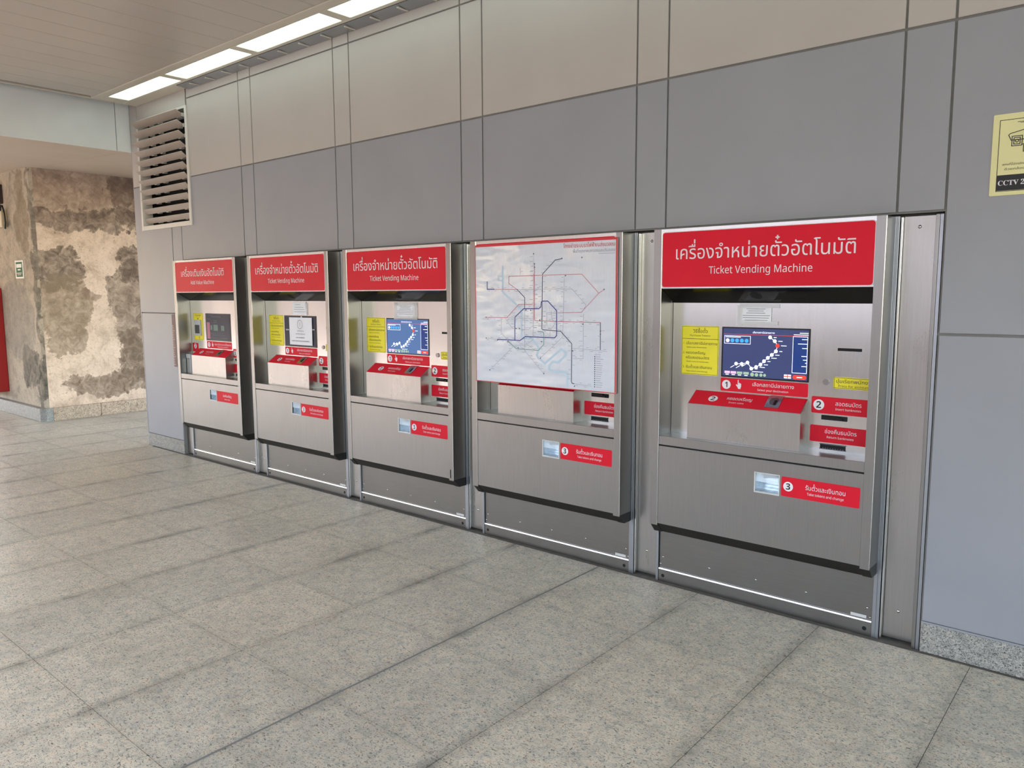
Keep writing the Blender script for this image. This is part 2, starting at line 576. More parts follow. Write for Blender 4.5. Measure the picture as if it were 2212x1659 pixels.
def _inside(p, l):
    c = False
    for i in range(len(l)):
        (x1, y1), (x2, y2) = l[i], l[i - 1]
        if (y1 > p[1]) != (y2 > p[1]) and p[0] < (x2 - x1) * (p[1] - y1) / (y2 - y1) + x1:
            c = not c
    return c

def _maxx(s):
    return max(x for l in _curve_loops(s, 0) for x, y in l)

def glyph(ch, off=0.0):
    k = (ch, off)
    if k in GL:
        return GL[k]
    if ch in ' \u00a0':
        GL[k] = ([], [], 0.27)
        return GL[k]
    loops = _curve_loops(ch, off)
    adv = _maxx(ch + 'ก') - _maxx('ก')
    V, T = [], []
    inner = [any(_inside(l[0], m) and all(_inside(q, m) for q in l[::3]) for m in loops if m is not l) for l in loops]
    layer = 0
    for l, isin in zip(loops, inner):
        if isin:
            continue
        holes = [h for h, hi in zip(loops, inner) if hi and _inside(h[0], l)]
        # a hole inside an overlapped pair belongs to the smaller outline only
        polys = [[Vector((x, y, 0)) for x, y in q] for q in [l] + holes]
        n = len(V)
        flat = [p for q in polys for p in q]
        V += [(p.x, p.y, layer) for p in flat]
        layer += 1
        T += [tuple(i + n for i in t) for t in tessellate_polygon(polys)]
    GL[k] = (V, T, adv)
    return GL[k]

def sans(s, bold=False):
    out = ''
    for c in s:
        if 'A' <= c <= 'Z':
            out += chr((0x1D5D4 if bold else 0x1D5A0) + ord(c) - 65)
        elif 'a' <= c <= 'z':
            out += chr((0x1D5EE if bold else 0x1D5BA) + ord(c) - 97)
        elif '0' <= c <= '9':
            out += chr((0x1D7EC if bold else 0x1D7E2) + ord(c) - 48)
        else:
            out += c
    return out

def serif_bold(s):
    out = ''
    for c in s:
        if 'A' <= c <= 'Z':
            out += chr(0x1D400 + ord(c) - 65)
        elif '0' <= c <= '9':
            out += chr(0x1D7CE + ord(c) - 48)
        else:
            out += c
    return out

def layout(s, off=0.0):
    V, T, x, prev = [], [], 0.0, ''
    for i, ch in enumerate(s):
        gv, gt, adv = glyph(ch, off)
        dy = 0.0
        if ch in TONE and (prev in UPPER or (i + 1 < len(s) and s[i + 1] == 'ำ')) and prev:
            dy = 0.19
        n = len(V)
        V += [(x + a, b + dy, c + i % 2 * 2) for a, b, c in gv]
        T += [tuple(k + n for k in t) for t in gt]
        x += adv
        prev = ch
    return V, T

CAP = {}
def capheight(s, off):
    ref = 'ค' if any('\u0e00' <= c <= '\u0e7f' for c in s) else sans('E')
    if ref not in CAP:
        CAP[ref] = max(q[1] for q in glyph(ref)[0])
    return CAP[ref]

def text(mb, s, u0, u1, z, h, y, off=0.0, fn=None):
    """write s between u0 and u1 with its baseline at z and body height h"""
    V, T = layout(s, off)
    if not V:
        return mb
    xs = [q[0] for q in V]
    k = (u1 - u0) / (max(xs) - min(xs))
    kz = h / capheight(s, off)
    x0 = min(xs)
    if fn:
        mb.add([fn(u0 + (a - x0) * k, z + b * kz) for a, b, c in V], T)
    else:
        mb.add([(u0 + (a - x0) * k, y - 0.00004 * c, z + b * kz) for a, b, c in V], T)
    return mb

# ------------------------------------------------------------------ the setting: floor
floor = obj('floor', MB().prism([(-30, -9), (-8.4, -9), (-8.4, -6.9), (9, -6.9), (9, 6), (-30, 6)], -0.12, -0.0025, 'z'), 'grout', kind='structure')
def tile_mesh():
    return MB().box(0.0011, TX - 0.0011, 0.0011, TY - 0.0011, -0.02, 0.0)
ix0, ix1 = -16, 5
big = MB()
for i in range(-46, 19):
    for j in range(-48, 10):
        x, y = TX0 + i * TX, TY0 + j * TY
        if y >= -0.1 and x > -8.2:
            continue
        vis = (-16 <= i <= 3 and -6 <= j <= -1) or (-16 <= i <= -9 and j in (0, 1))
        if vis:
            t = obj('floor_slab', tile_mesh, 'tile', floor, key='tile')
            t.location = (x, y, random.uniform(-0.0006, 0.0))
        elif i < -16 or j < -6 or i > 3:
            if -29 < x < 8 and y > (-8.9 if x < -9.1 else -6.85) and y < 5:
                big.add([(x + .002, y + .002, 0), (x + TX - .002, y + .002, 0), (x + TX - .002, y + TY - .002, 0), (x + .002, y + TY - .002, 0)], [(0, 1, 2, 3)])
obj('distant_slabs', big, 'tile', floor, kind='stuff')
mj = MB().box(TX0 - 0.0045, TX0 + 0.0045, -6.8, -0.025, -0.006, 0.0006)
obj('movement_joint', mj, 'gasket', floor)

obj('added_parapet', MB().box(-8.4, 9, -7.05, -6.9, -0.12, 1.10, 0.01), 'panel_dark', kind='structure')  # unseen parapet, added to block the low horizon from steel reflections
ob_ = obj('added_wall_opposite', MB().box(-56, 5, -17.0, -16.0, -7.0, 5.6), 'added_facade', kind='structure')  # unseen wall, added to keep bright horizon sky out of the steel
for k in range(7):
    obj('added_facade_bay', MB().box(-51.5 + k * 8, -44.3 + k * 8, -16.02, -15.9, -6.5, 5.2, 0.02), 'added_facade_tan' if k < 5 else 'added_facade', ob_)  # left bays made tan to put warm reflections in the left machines
obj('ground', MB().box(-120, 120, -160, 90, -7.2, -7.0), 'ground', kind='structure')
# ------------------------------------------------------------------ the setting: wall behind the machines
L = [-7.065, -5.790, -4.526, -3.270, -1.996]        # left edge of every machine
JL = [-7.258, -5.990, -4.712, -3.440, -2.175, -0.901]
JR = [-7.070, -5.805, -4.530, -3.257, -1.994, -0.719]
XL, XR = -8.0, 3.2
ZM, ZA, ZB, ZT = 1.873, 2.615, 3.302, 3.50
ZJ = 1.373
wb = MB()
GY = 0.009
for (a, b, c, d, g) in ((XL, -7.85, 1.35, ZT, GY), (-7.85, -6.86, 3.24, ZT, GY), (-7.85, -7.245, 1.35, 2.19, GY), (-7.245, -6.86, ZM, 2.19, GY), (-6.86, XR, ZM, ZT, GY),
                        (XL, -7.245, 0, 1.35, GY), (-0.7205, XR, 0, ZM, GY), (-7.245, -0.7205, 0, ZM, 0.075)):
    wb.box(a, b, g, 0.32, c, d)
wall = obj('wall_back', wb, 'gasket', kind='structure')
G = 0.0052
def panel(a, b, c, d, mat, name='wall_panel'):
    return obj(name, MB().box(a + G, b - G, -0.0005, 0.012, c + G, d - G, 0.0015), mat, wall)
cols = []
for k in range(1, 6):
    cols.append((JL[k], JR[k]))
    if k < 5:
        cols.append((JR[k], JL[k + 1]))
for a, b in cols:
    panel(a, b, ZM + 0.002, ZA, 'panel_dark')
    panel(a, b, ZA, ZB, 'panel_light')
    panel(a, b, ZB, ZT, 'panel_light')
for a, b in ((JR[5], 0.37), (0.37, 0.55), (0.55, 1.64), (1.64, XR)):
    panel(a, b, 0.134, ZJ, 'panel_dark')
    panel(a, b, ZJ, ZA, 'panel_dark')
    panel(a, b, ZA, ZB, 'panel_light')
    panel(a, b, ZB, ZT, 'panel_light')
# around the louvre
panel(-6.86, JL[1], ZA, ZB, 'panel_light')
panel(-6.86, JL[1], ZB, ZT, 'panel_light')
def polypanel(pts, mat):
    return obj('wall_panel', MB().prism(pts, -0.0005, 0.012, 'y'), mat, wall)
polypanel([(JR[0] + G, ZM + .005), (JL[1] - G, ZM + .005), (JL[1] - G, ZA - G), (-6.86, ZA - G), (-6.86, 2.19), (JR[0] + G, 2.19)], 'panel_dark')
panel(JL[0], JR[0], ZJ, 2.19, 'panel_dark')
polypanel([(XL, ZJ + G), (JL[0] - G, ZJ + G), (JL[0] - G, 2.19), (-7.845, 2.19), (-7.845, ZA - G), (XL, ZA - G)], 'panel_dark')
polypanel([(XL, ZA + G), (-7.857, ZA + G), (-7.857, ZT), (XL, ZT)], 'panel_light')
panel(-7.857 + 0.0, -6.875, 3.238, ZT, 'panel_light')
panel(XL, -7.245, 0.131, ZJ, 'panel_dark')
obj('end_cap', MB().box(XL - 0.012, XL, -0.0005, 0.34, 0.0, ZT), 'panel_dark', wall)
b1 = obj('baseboard_right', MB().box(-0.7165, XR, -0.001, 0.03, 0, 0.1285, 0.001), 'granite', kind='structure')
obj('drip_edge', MB().box(-0.7165, XR, -0.0045, 0.008, 0.1295, 0.1375, 0.0008), 'panel_dark', b1)
b2 = obj('baseboard_left', MB().box(XL, -7.246, -0.001, 0.03, 0, 0.1295, 0.001), 'granite', kind='structure')

# steel fillers between the machines
for k in range(5):
    x0 = L[k] + 1.108
    x1 = (L[k + 1] - 0.028) if k < 4 else -0.722
    f = obj('filler_panel', MB().box(x0 + .012, x1, 0.035, 0.05, 0.012, 1.862), 'steel_mid', wall)
    obj('filler_lip', MB().box(x0 + 0.003, x0 + .011, 0.012, 0.05, 0.004, 1.860, 0.001), 'steel_bright', f)
    xr = (x0 + x1) / 2 + (0.002 if k < 4 else -0.012)
    for zz in (1.818, 1.02, 0.14):
        if zz == 1.02:
            continue
        obj('rivet', MB().dome(xr, 0.035, zz, 0.0075, 0.005), 'steel_bright', f)
    if k == 4:
        obj('edge_strip', MB().box(-0.7515, -0.7375, 0.004, 0.04, 0.0, 1.864, 0.001), 'steel', f)
        obj('edge_strip', MB().box(-0.7365, -0.7225, 0.006, 0.04, 0.0, 1.864, 0.001), 'alu', f)
fl = obj('filler_panel', MB().box(-7.242, -7.092, 0.035, 0.05, 0.012, 1.862), 'steel_mid', wall)
obj('rivet', MB().dome(-7.13, 0.035, 0.14, 0.0075, 0.005), 'steel_bright', fl)

# ------------------------------------------------------------------ ceiling, soffit, beam
ZC = 3.385
ceil = obj('ceiling', MB().box(-7.80, 7, -6.6, -0.43, ZC + 0.012, ZC + 0.2), 'ceil_gap', kind='structure')
x = -4.308
PW = 0.265
while x - PW > -7.84:
    x -= PW
first = True
while x < 7:
    a = max(x, -7.815)
    obj('ceiling_panel', MB().box(a + 0.0015, x + PW - 0.0015, -6.6, -0.432, ZC, ZC + 0.012, 0.003), 'ceil', ceil)
    x += PW
obj('edge_trim', MB().box(-7.84, -7.815, -6.6, 0.0, ZC - 0.004, ZC + 0.2, 0.002), 'ceil_trim', ceil)
roof = obj('ceiling.001', MB().prism([(-22.0, -5.6), (-8.4, -5.6), (-8.4, -6.6), (7, -6.6), (7, 4), (-22.0, 4)], 3.62, 3.9, 'z'), 'ceil_gap', kind='structure')  # unseen roof; its left reach is extended to darken the floor there
obj('light_channel', MB().box(-7.815, 7, -0.432, -0.002, ZC + 0.05, ZC + 0.06), 'ceil_trim', ceil)
for bx_ in ((-7.815, 7, -0.430, -0.395, ZC - 0.006), (-7.815, 7, -0.392, -0.351, ZC - 0.001), (-7.815, 7, -0.141, -0.118, ZC - 0.004),
            (-7.815, -6.80, -0.115, -0.002, ZC - 0.001), (-7.815, -7.675, -0.350, -0.142, ZC - 0.001)):
    obj('channel_trim', MB().box(*bx_, ZC + 0.05, 0.002), 'ceil_trim', ceil)
obj('channel_tray', MB().prism([(-0.114, ZC + 0.004), (-0.114, ZC - 0.006), (-0.004, ZC - 0.016), (-0.004, ZC + 0.004)], -6.795, 7, 'x'), 'alu', ceil)
for k in range(40):
    obj('tray_clip', MB().box(0, 0.012, -0.10, -0.012, ZC - 0.020, ZC - 0.014), 'ceil_trim', ceil, key='tray_clip').location = (-6.60 + 0.27 * k, 0, 0)

LIGHT_X = [-7.67 + 1.118 * k for k in range(9)]
names = ['leftmost lit ceiling panel, next to the beam', 'second lit ceiling panel from the beam', 'third lit ceiling panel from the beam, the longest in view', 'fourth lit ceiling panel from the beam, cut by the top of the photo']
for k, xx in enumerate(LIGHT_X):
    t = thing('ceiling_light', names[k] if k < 4 else '%s ceiling light panel from the beam, above the top of the photo' % ('fifth', 'sixth', 'seventh', 'eighth', 'ninth')[k - 4], 'ceiling light', (xx, -0.246, ZC), 'ceiling lights in the channel along the wall')
    obj('diffuser', lambda: MB().box(0.012, 1.043, -0.094, 0.094, 0.004, 0.012), 'lamp', t, key='diff')
    obj('lamp_frame', lambda: MB().box(0, 1.118, -0.104, -0.094, -0.003, 0.02).box(0, 1.118, 0.094, 0.104, -0.003, 0.02).box(0, 0.012, -0.094, 0.094, -0.003, 0.02).box(1.043, 1.118, -0.094, 0.094, -0.003, 0.02), 'ceil_trim', t, key='lframe')
    o_ = obj('lamp_housing', lambda: MB().box(0, 1.118, -0.104, 0.104, 0.021, 0.048), 'ceil_trim', t, key='lhouse')

beam = obj('trim_1', MB().box(-8.35, -8.035, -6.6, 0.4, 3.01, 3.62), 'gasket', kind='structure')
yy = -0.132
edges = [0.4, yy]
while yy > -6.5:
    yy -= 1.2
    edges.append(max(yy, -6.6))
for a, b in zip(edges[:-1], edges[1:]):
    obj('fascia_panel', MB().box(-8.035, -8.02, b + .003, a - .003, 2.965, 3.60, 0.002), 'beam_panel', beam)
sof = obj('trim_2', MB().prism([(-8.06, 2.985), (-11, 3.112), (-22, 3.112), (-22, 3.5), (-8.06, 3.5)], -5.6, 4, 'y'), 'ceil_gap', kind='structure')  # unseen far part lengthened to keep sky light off the left floor
yj = -0.05
ys = [4.0, yj + 2.4, yj + 1.2, yj, yj - 1.2, yj - 2.4, yj - 3.6, -5.6]
for a, b in zip(ys[:-1], ys[1:]):
    pts = [(-8.021, 2.966), (-11, 3.098), (-22, 3.098), (-22, 3.110), (-11, 3.110), (-8.021, 2.978)]
    obj('soffit_panel', MB().prism(pts, b + 0.003, a - 0.003, 'y'), 'soffit', sof)

# ------------------------------------------------------------------ ticket machines
def mtext(name, parent, key, mat, items, fn=None):
    for i, it in enumerate(items):
        obj(name, lambda: text(MB(), *it[:6], off=it[6] if len(it) > 6 else 0.0, fn=fn), mat, parent, key='%s_%d' % (key, i))

TVM_TH, TVM_EN = 'เครื่องจำหน่ายตั๋วอัตโนมัติ', sans('Ticket Vending Machine')
AVM_TH, AVM_EN = 'เครื่องเติมเงินอัตโนมัติ', sans('Add Value Machine')
FY = -0.107
BY = 0.016

STN = [(0.565, 1.336), (0.588, 1.319), (0.602, 1.298), (0.595, 1.271), (0.576, 1.253), (0.557, 1.238), (0.539, 1.221), (0.522, 1.204), (0.501, 1.191), (0.477, 1.182), (0.457, 1.21), (0.428, 1.202), (0.399, 1.202)]

def hand(mb, u, z, s, y):
    """pointing hand: index finger up, three knuckles, thumb at the left"""
    fingers = [(-0.18, 0.05, 0.98), (0.03, 0.05, 0.42), (0.20, 0.05, 0.36), (0.36, 0.05, 0.26)]
    for q, (fx, w, top) in enumerate(fingers):
        mb.rrect(u + (fx - 0.085) * s, u + (fx + 0.085) * s, z - 0.3 * s, z + top * s, 0.08 * s, y - 0.00012 - 0.00006 * (q % 2), y + 0.0006, 3)
    mb.prism([(u - 0.265 * s, z + 0.1 * s), (u + 0.445 * s, z + 0.1 * s), (u + 0.445 * s, z - 0.35 * s), (u + 0.32 * s, z - 0.62 * s), (u + 0.32 * s, z - 0.8 * s), (u - 0.18 * s, z - 0.8 * s), (u - 0.2 * s, z - 0.6 * s), (u - 0.62 * s, z - 0.05 * s), (u - 0.56 * s, z + 0.1 * s), (u - 0.44 * s, z + 0.06 * s), (u - 0.265 * s, z - 0.16 * s)], y, y + 0.0006, 'y')
    return mb

def slopefn(lo, hi):
    """(u, height) of the sloping coin lid -> 3D, lifted off the lid by lo"""
    y0, z0, y1, z1 = -0.07, 0.997, 0.016, 1.056
    d = math.hypot(y1 - y0, z1 - z0)
    ty, tz = (y1 - y0) / d, (z1 - z0) / d
    ny, nz = -tz, ty
    return lambda u, w: (u, y0 + ty * w + ny * lo, z0 + tz * w + nz * lo), d

def build_machine(k, kind, label):
    add = kind == 'add'
    t = thing('add_value_machine' if add else 'ticket_vending_machine', label, 'ticket machine', (L[k], 0, 0), None if add else 'ticket vending machines along the wall')
    K = lambda n: ('avm_' if add else 'tvm_') + n
    S = lambda n: 'any_' + n
    # body
    prof = [(-0.107, 1.862), (-0.107, 0.346), (-0.1045, 0.346), (-0.1045, 0.352), (0.006, 0.352), (0.006, 1.862)]
    foot = [(-0.1040, 0.3515), (-0.057, 0.298), (0.006, 0.298), (0.006, 0.3515)]
    for a, b in ((0.0, 0.045), (1.047, 1.088)):
        obj('upright', lambda a=a, b=b: MB().prism(prof, a, b, 'x'), 'steel', t, key=S('up%.2f' % a))
        obj('upright_foot', lambda a=a, b=b: MB().prism(foot, a + 0.0005, b - 0.0005, 'x'), 'dark_trim', t, key=S('uf%.2f' % a))
        obj('upright_edge', lambda a=a, b=b: MB().box(b - 0.0035 if a > .5 else b - 0.003, b, -0.1085, -0.100, 0.352, 1.862, 0.001), 'steel_bright', t, key=S('ue%.2f' % a))
    for q0_, q1_ in ((0.030, 0.046), (1.046, 1.075)):
        obj('inner_side', lambda: MB().box(q0_, q1_, 0.0, 0.05, 0.80, 1.55), 'steel', t, key=S('inn%.2f' % q0_))
    obj('header', lambda: MB().prism([(-0.105, 1.862), (-0.105, 1.570), (0.05, 1.500), (0.05, 1.862)], 0.045, 1.047, 'x'), 'steel_bright', t, key=S('hdr'))
    can = obj('canopy_underside', lambda: MB().prism([(-0.1045, 1.5675), (-0.1045, 1.5695), (0.016, 1.4995), (0.016, 1.4975)], 0.046, 1.046, 'x'), 'black_gloss', t, key=S('can'))
    def grille():
        mb = MB()
        for i in range(-6, 7):
            for j in range(-3, 4):
                if (i / 6.5) ** 2 + (j / 3.5) ** 2 <= 1:
                    yy_ = -0.045 + j * 0.0075
                    zz_ = 1.5675 - (yy_ + 0.1045) * (0.07 / 0.1205)
                    mb.box(0.513 + i * 0.0042 - 0.0012, 0.513 + i * 0.0042 + 0.0012, yy_ - 0.0014, yy_ + 0.0014, zz_ - 0.002, zz_ + 0.001)
        return mb
    if not add:
        obj('speaker_grille', grille, 'black', can, key=S('grl'), kind='stuff')
    # name sign
    sg = obj('sign_panel', lambda: MB().rrect(0.050, 1.044, 1.577, 1.844, 0.012, -0.1085, -0.105), 'red', t, key=S('sgn'), label='red name sign')
    obj('sign_rim', lambda: MB().rrect(0.0475, 1.0465, 1.5735, 1.8475, 0.013, -0.1072, -0.105), 'white_print', sg, key=S('rim'))
    if add:
        mtext('sign_text', sg, K('st'), 'white_print', [(AVM_TH, 0.158, 0.905, 1.714, 0.048, -0.1092, 0.014), (AVM_EN, 0.325, 0.738, 1.643, 0.034, -0.1092)])
    else:
        mtext('sign_text', sg, K('st'), 'white_print', [(TVM_TH, 0.125, 0.970, 1.712, 0.050, -0.1092, 0.014), (TVM_EN, 0.301, 0.792, 1.639, 0.034, -0.1092)])
    # recess
    obj('recess_panel', lambda: MB().box(0.045, 1.047, BY, 0.05, 0.79, 1.52), 'steel_bright', t, key=S('rec'))
    obj('corner_seam', lambda: MB().box(0.0455, 0.0475, BY - 0.001, BY, 0.82, 1.498), 'black', t, key=S('csm'))
    obj('shelf', lambda: MB().box(0.045, 1.047, FY + 0.001, 0.03, 0.774, 0.820, 0.0015), 'steel', t, key=S('shf'))
    # instruction label
    if add:
        y_ = obj('card_label', lambda: MB().rrect(0.104, 0.276, 1.132, 1.382, 0.010, BY - 0.0015, BY), 'yellow', t, key=K('yl'), label='yellow card reader label')
        obj('label_border', lambda: MB().line([(0.110, 1.138), (0.270, 1.138), (0.270, 1.376), (0.110, 1.376), (0.110, 1.138)], 0.002, BY - 0.0019), 'black_print', y_, key=K('ylb'))
        mtext('label_text', y_, K('ylt'), 'black_print', [('บัตรเครดิต', 0.140, 0.244, 1.355, 0.010, BY - 0.002, 0.006), (sans('Place card'), 0.155, 0.228, 1.342, 0.006, BY - 0.002), ('▼', 0.168, 0.200, 1.322, 0.010, BY - 0.002), (sans('1', True), 0.188, 0.200, 1.141, 0.022, BY - 0.002)])
        rd = obj('card_reader', lambda: MB().rrect(0.130, 0.246, 1.172, 1.318, 0.010, BY - 0.014, BY), 'reader_grey', t, key=K('rd'))
        obj('reader_window', lambda: MB().rrect(0.148, 0.228, 1.193, 1.272, 0.004, BY - 0.0155, BY - 0.013), 'card_black', rd, key=K('rdw'))
    else:
        y_ = obj('instruction_label', lambda: MB().rrect(0.100, 0.304, 1.133, 1.382, 0.008, BY - 0.0015, BY), 'yellow', t, key=K('yl'), label='yellow how-to label')
        obj('label_border', lambda: MB().line([(0.1035, 1.137), (0.3005, 1.137), (0.3005, 1.3785), (0.1035, 1.3785), (0.1035, 1.137)], 0.0016, BY - 0.0019).line([(0.1035, 1.316), (0.3005, 1.316)], 0.002, BY - 0.0019), 'black_print', y_, key=K('ylb'))
        yy = BY - 0.002
        mtext('label_text', y_, K('ylt'), 'black_print', [
            ('วิธีซื้อตั๋ว', 0.163, 0.243, 1.347, 0.0135, yy, 0.008), (sans('Purchase Tokens'), 0.147, 0.258, 1.329, 0.0085, yy),
            (sans('1.'), 0.110, 0.117, 1.288, 0.010, yy), ('เลือกสถานีปลายทาง', 0.127, 0.296, 1.287, 0.0105, yy, 0.008), (sans('Select your destination'), 0.129, 0.240, 1.270, 0.006, yy),
            (sans('2.'), 0.109, 0.118, 1.240, 0.010, yy), ('หยอดเหรียญ', 0.127, 0.232, 1.239, 0.0105, yy, 0.008), ('หรือสอดธนบัตร', 0.127, 0.255, 1.214, 0.0105, yy, 0.008), (sans('Insert coins or banknotes'), 0.129, 0.252, 1.197, 0.006, yy),
            (sans('3.'), 0.108, 0.117, 1.167, 0.010, yy), ('รับตั๋วและเงินทอน', 0.127, 0.270, 1.166, 0.0105, yy, 0.008), (sans('Take tokens and change'), 0.128, 0.247, 1.148, 0.006, yy)])
    # screen
    s0 = 0.328 if add else 0.321
    sc = obj('screen', lambda: MB().rrect(s0, 0.757 if add else 0.753, 1.133, 1.381, 0.003, BY - 0.003, BY), 'bezel', t, key=K('scb'))
    sy = BY - 0.0036
    if kind in ('tvm', 'tvm_blue', 'map'):
        kk = kind + '_'
        if kind != 'map':
            obj('display', lambda: MB().box(s0 + .008, 0.746, sy, sy + 0.0004, 1.140, 1.374), 'scr_blue' if kind == 'tvm' else 'scr_slate', sc, key=kk + 'dsp')
            def wh():
                mb = MB().line(STN, 0.0026, sy - 0.0004)
                for i, (a, b) in enumerate(STN):
                    if i != 2:
                        mb.disc(a, b, 0.0088, sy - 0.0010, sy - 0.0006, 14)
                    if i < 10:
                        mb.line([(a + 0.018, b), (a + 0.018 + 0.012 + 0.012 * ((i * 7) % 3) / 2, b)], 0.003, sy - 0.0006)
                    elif i >= 10:
                        mb.line([(a - 0.028, b - 0.020), (a - 0.010, b - 0.009)], 0.003, sy - 0.0006)
                mb.line([(0.482, 1.168), (0.535, 1.168)], 0.003, sy - 0.0006)
                mb.line([(0.336, 1.300), (0.468, 1.300), (0.468, 1.338), (0.336, 1.338), (0.336, 1.300)], 0.0022, sy - 0.0006)
                mb.line([(0.675, 1.174), (0.742, 1.174), (0.742, 1.343), (0.675, 1.343), (0.675, 1.174)], 0.0022, sy - 0.0006)
                mb.disc(0.352, 1.315, 0.0095, sy - 0.001, sy - 0.0006, 14)
                for zz, w in ((1.331, .022), (1.310, .040), (1.290, .020), (1.253, .022), (1.236, .014), (1.222, .004), (1.206, .020)):
                    mb.line([(0.739 - w, zz), (0.739, zz)], 0.003, sy - 0.0006)
                for u_ in (0.354, 0.386, 0.418, 0.451):
                    mb.line([(u_ - 0.007, 1.147), (u_ + 0.007, 1.147)], 0.004, sy - 0.0006)
                text(mb, 'เลือกสถานีปลายทาง', 0.479, 0.586, 1.353, 0.007, sy - 0.0006)
                mb.line([(0.706, 1.360), (0.744, 1.360)], 0.003, sy - 0.0006)
                mb.line([(0.678, 1.352), (0.744, 1.352)], 0.003, sy - 0.0006)
                mb.line([(0.342, 1.332), (0.418, 1.332)], 0.003, sy - 0.0006)
                mb.line([(0.699, 1.154), (0.722, 1.154)], 0.004, sy - 0.0012)
                mb.box(0.638, 0.671, sy - 0.001, sy - 0.0006, 1.146, 1.164)
                return mb
            obj('station_map', wh, 'scr_white', sc, key=kk + 'swh', kind='stuff')
            def rdm():
                mb = MB().disc(STN[2][0], STN[2][1], 0.0095, sy - 0.0010, sy - 0.0006, 14)
                mb.line([(0.331, 1.346), (0.746, 1.346)], 0.0014, sy - 0.0005)
                mb.rrect(0.679, 0.742, 1.1445, 1.1640, 0.009, sy - 0.001, sy - 0.0006)
                mb.line([(0.638, 1.155), (0.671, 1.155)], 0.004, sy - 0.0014).line([(0.6545, 1.146), (0.6545, 1.164)], 0.004, sy - 0.0014)
                return mb
            obj('red_buttons', rdm, 'scr_red', sc, key=kk + 'srd')
            def cy():
                mb = MB()
                for i in range(1, 5):
                    mb.disc(0.352 + i * 0.0243, 1.3155, 0.0098, sy - 0.001, sy - 0.0006, 14)
                return mb
            obj('quantity_buttons', cy, 'scr_cyan', sc, key=kk + 'scy')
            obj('fare_box', lambda: MB().box(0.676, 0.741, sy - 0.0003, sy, 1.175, 1.342), 'scr_deep', sc, key=kk + 'sfb')
            def pk():
                mb = MB()
                for i, u_ in enumerate((0.354, 0.386)):
                    mb.box(u_ - 0.014, u_ + 0.014, sy - 0.001, sy - 0.0006, 1.152, 1.164)
                return mb
            obj('banknote_icons', pk, 'scr_pink', sc, key=kk + 'spk')
            def gn():
                mb = MB()
                for u_ in (0.418, 0.451):
                    mb.box(u_ - 0.014, u_ + 0.014, sy - 0.001, sy - 0.0006, 1.152, 1.164)
                for i, u_ in enumerate((0.482, 0.504, 0.526, 0.544)):
                    mb.disc(u_, 1.1535, 0.0095 - 0.0008 * i, sy - 0.001, sy - 0.0006, 14)
                return mb
            obj('coin_icons', gn, 'scr_green', sc, key=kk + 'sgn')
    if kind == 'out':
        obj('display', lambda: MB().box(s0 + .008, 0.746, sy, sy + 0.0004, 1.140, 1.374), 'scr_dark', sc, key='out_dsp')
    if add:
        obj('display', lambda: MB().box(s0 + .016, 0.748, sy, sy + 0.0004, 1.142, 1.374), 'scr_dark', sc, key=K('dsp'))
        obj('menu_tile', lambda: MB().box(0.352, 0.405, sy - .001, sy - .0004, 1.150, 1.300), 'scr_rose', sc, key=K('rose'))
        obj('menu_tile', lambda: MB().box(0.415, 0.448, sy - .001, sy - .0004, 1.232, 1.275), 'scr_dim', sc, key=K('grn'))
        obj('menu_tile', lambda: MB().box(0.468, 0.545, sy - .001, sy - .0004, 1.225, 1.280), 'scr_dim', sc, key=K('grn2'))
        obj('menu_tile', lambda: MB().box(0.600, 0.655, sy - .001, sy - .0004, 1.228, 1.274), 'scr_dim', sc, key=K('grn3'))
        def wl():
            mb = MB()
            for a, b, zz in ((0.44, 0.60, 1.352), (0.36, 0.42, 1.33), (0.47, 0.53, 1.316), (0.47, 0.53, 1.300), (0.40, 0.64, 1.200), (0.40, 0.66, 1.186), (0.41, 0.70, 1.160)):
                mb.line([(a, zz), (b, zz)], 0.004, sy - 0.0006)
            return mb
        obj('screen_text', wl, 'grey_print', sc, key=K('wl'))
    # step 1 label
    r1 = obj('step_label', lambda: MB().rrect(0.331 if add else 0.319, 0.762 if add else 0.751, 1.063, 1.128, 0.006, BY - 0.0015, BY), 'red', t, key=K('r1'))
    c0 = 0.368 if add else 0.350
    obj('number_disc', lambda: MB().disc(c0, 1.0955, 0.0225, BY - 0.0020, BY - 0.0014, 24), 'white_disc', r1, key=K('r1c'))
    obj('hand_symbol', lambda: hand(MB(), c0 + 0.066, 1.098, 0.025, BY - 0.0024), 'white_disc', r1, key=K('r1h'))
    mtext('step_number', r1, K('r1n'), 'black_print', [(sans('1', True), c0 - 0.006, c0 + 0.006, 1.082, 0.027, BY - 0.0026)])
    if add:
        mtext('step_text', r1, K('r1t'), 'white_print', [('กรุณาเลือกรายการที่ต้องการ', 0.468, 0.752, 1.094, 0.0125, BY - 0.002, 0.006), (sans('Please select transaction'), 0.52, 0.70, 1.076, 0.0085, BY - 0.002)])
    else:
        mtext('step_text', r1, K('r1t'), 'white_print', [('เลือกสถานีปลายทาง', 0.484, 0.686, 1.0975, 0.0135, BY - 0.002, 0.008), (sans('Select your destination'), 0.510, 0.660, 1.076, 0.0095, BY - 0.002)])
    # right-hand side of the recess
    n2 = sans('3' if add else '2', True)
    r2_ = obj('step_label', lambda: MB().rrect(0.782 if add else 0.770, 1.038, 0.996, 1.073, 0.006, BY - 0.0015, BY), 'red', t, key=K('r2'))
    c1 = 0.815 if add else 0.803
    obj('number_disc', lambda: MB().disc(c1, 1.035, 0.0245, BY - 0.0020, BY - 0.0014, 24), 'white_disc', r2_, key=K('r2c'))
    mtext('step_number', r2_, K('r2n'), 'black_print', [(n2, c1 - 0.011, c1 + 0.011, 1.020, 0.031, BY - 0.0026)])
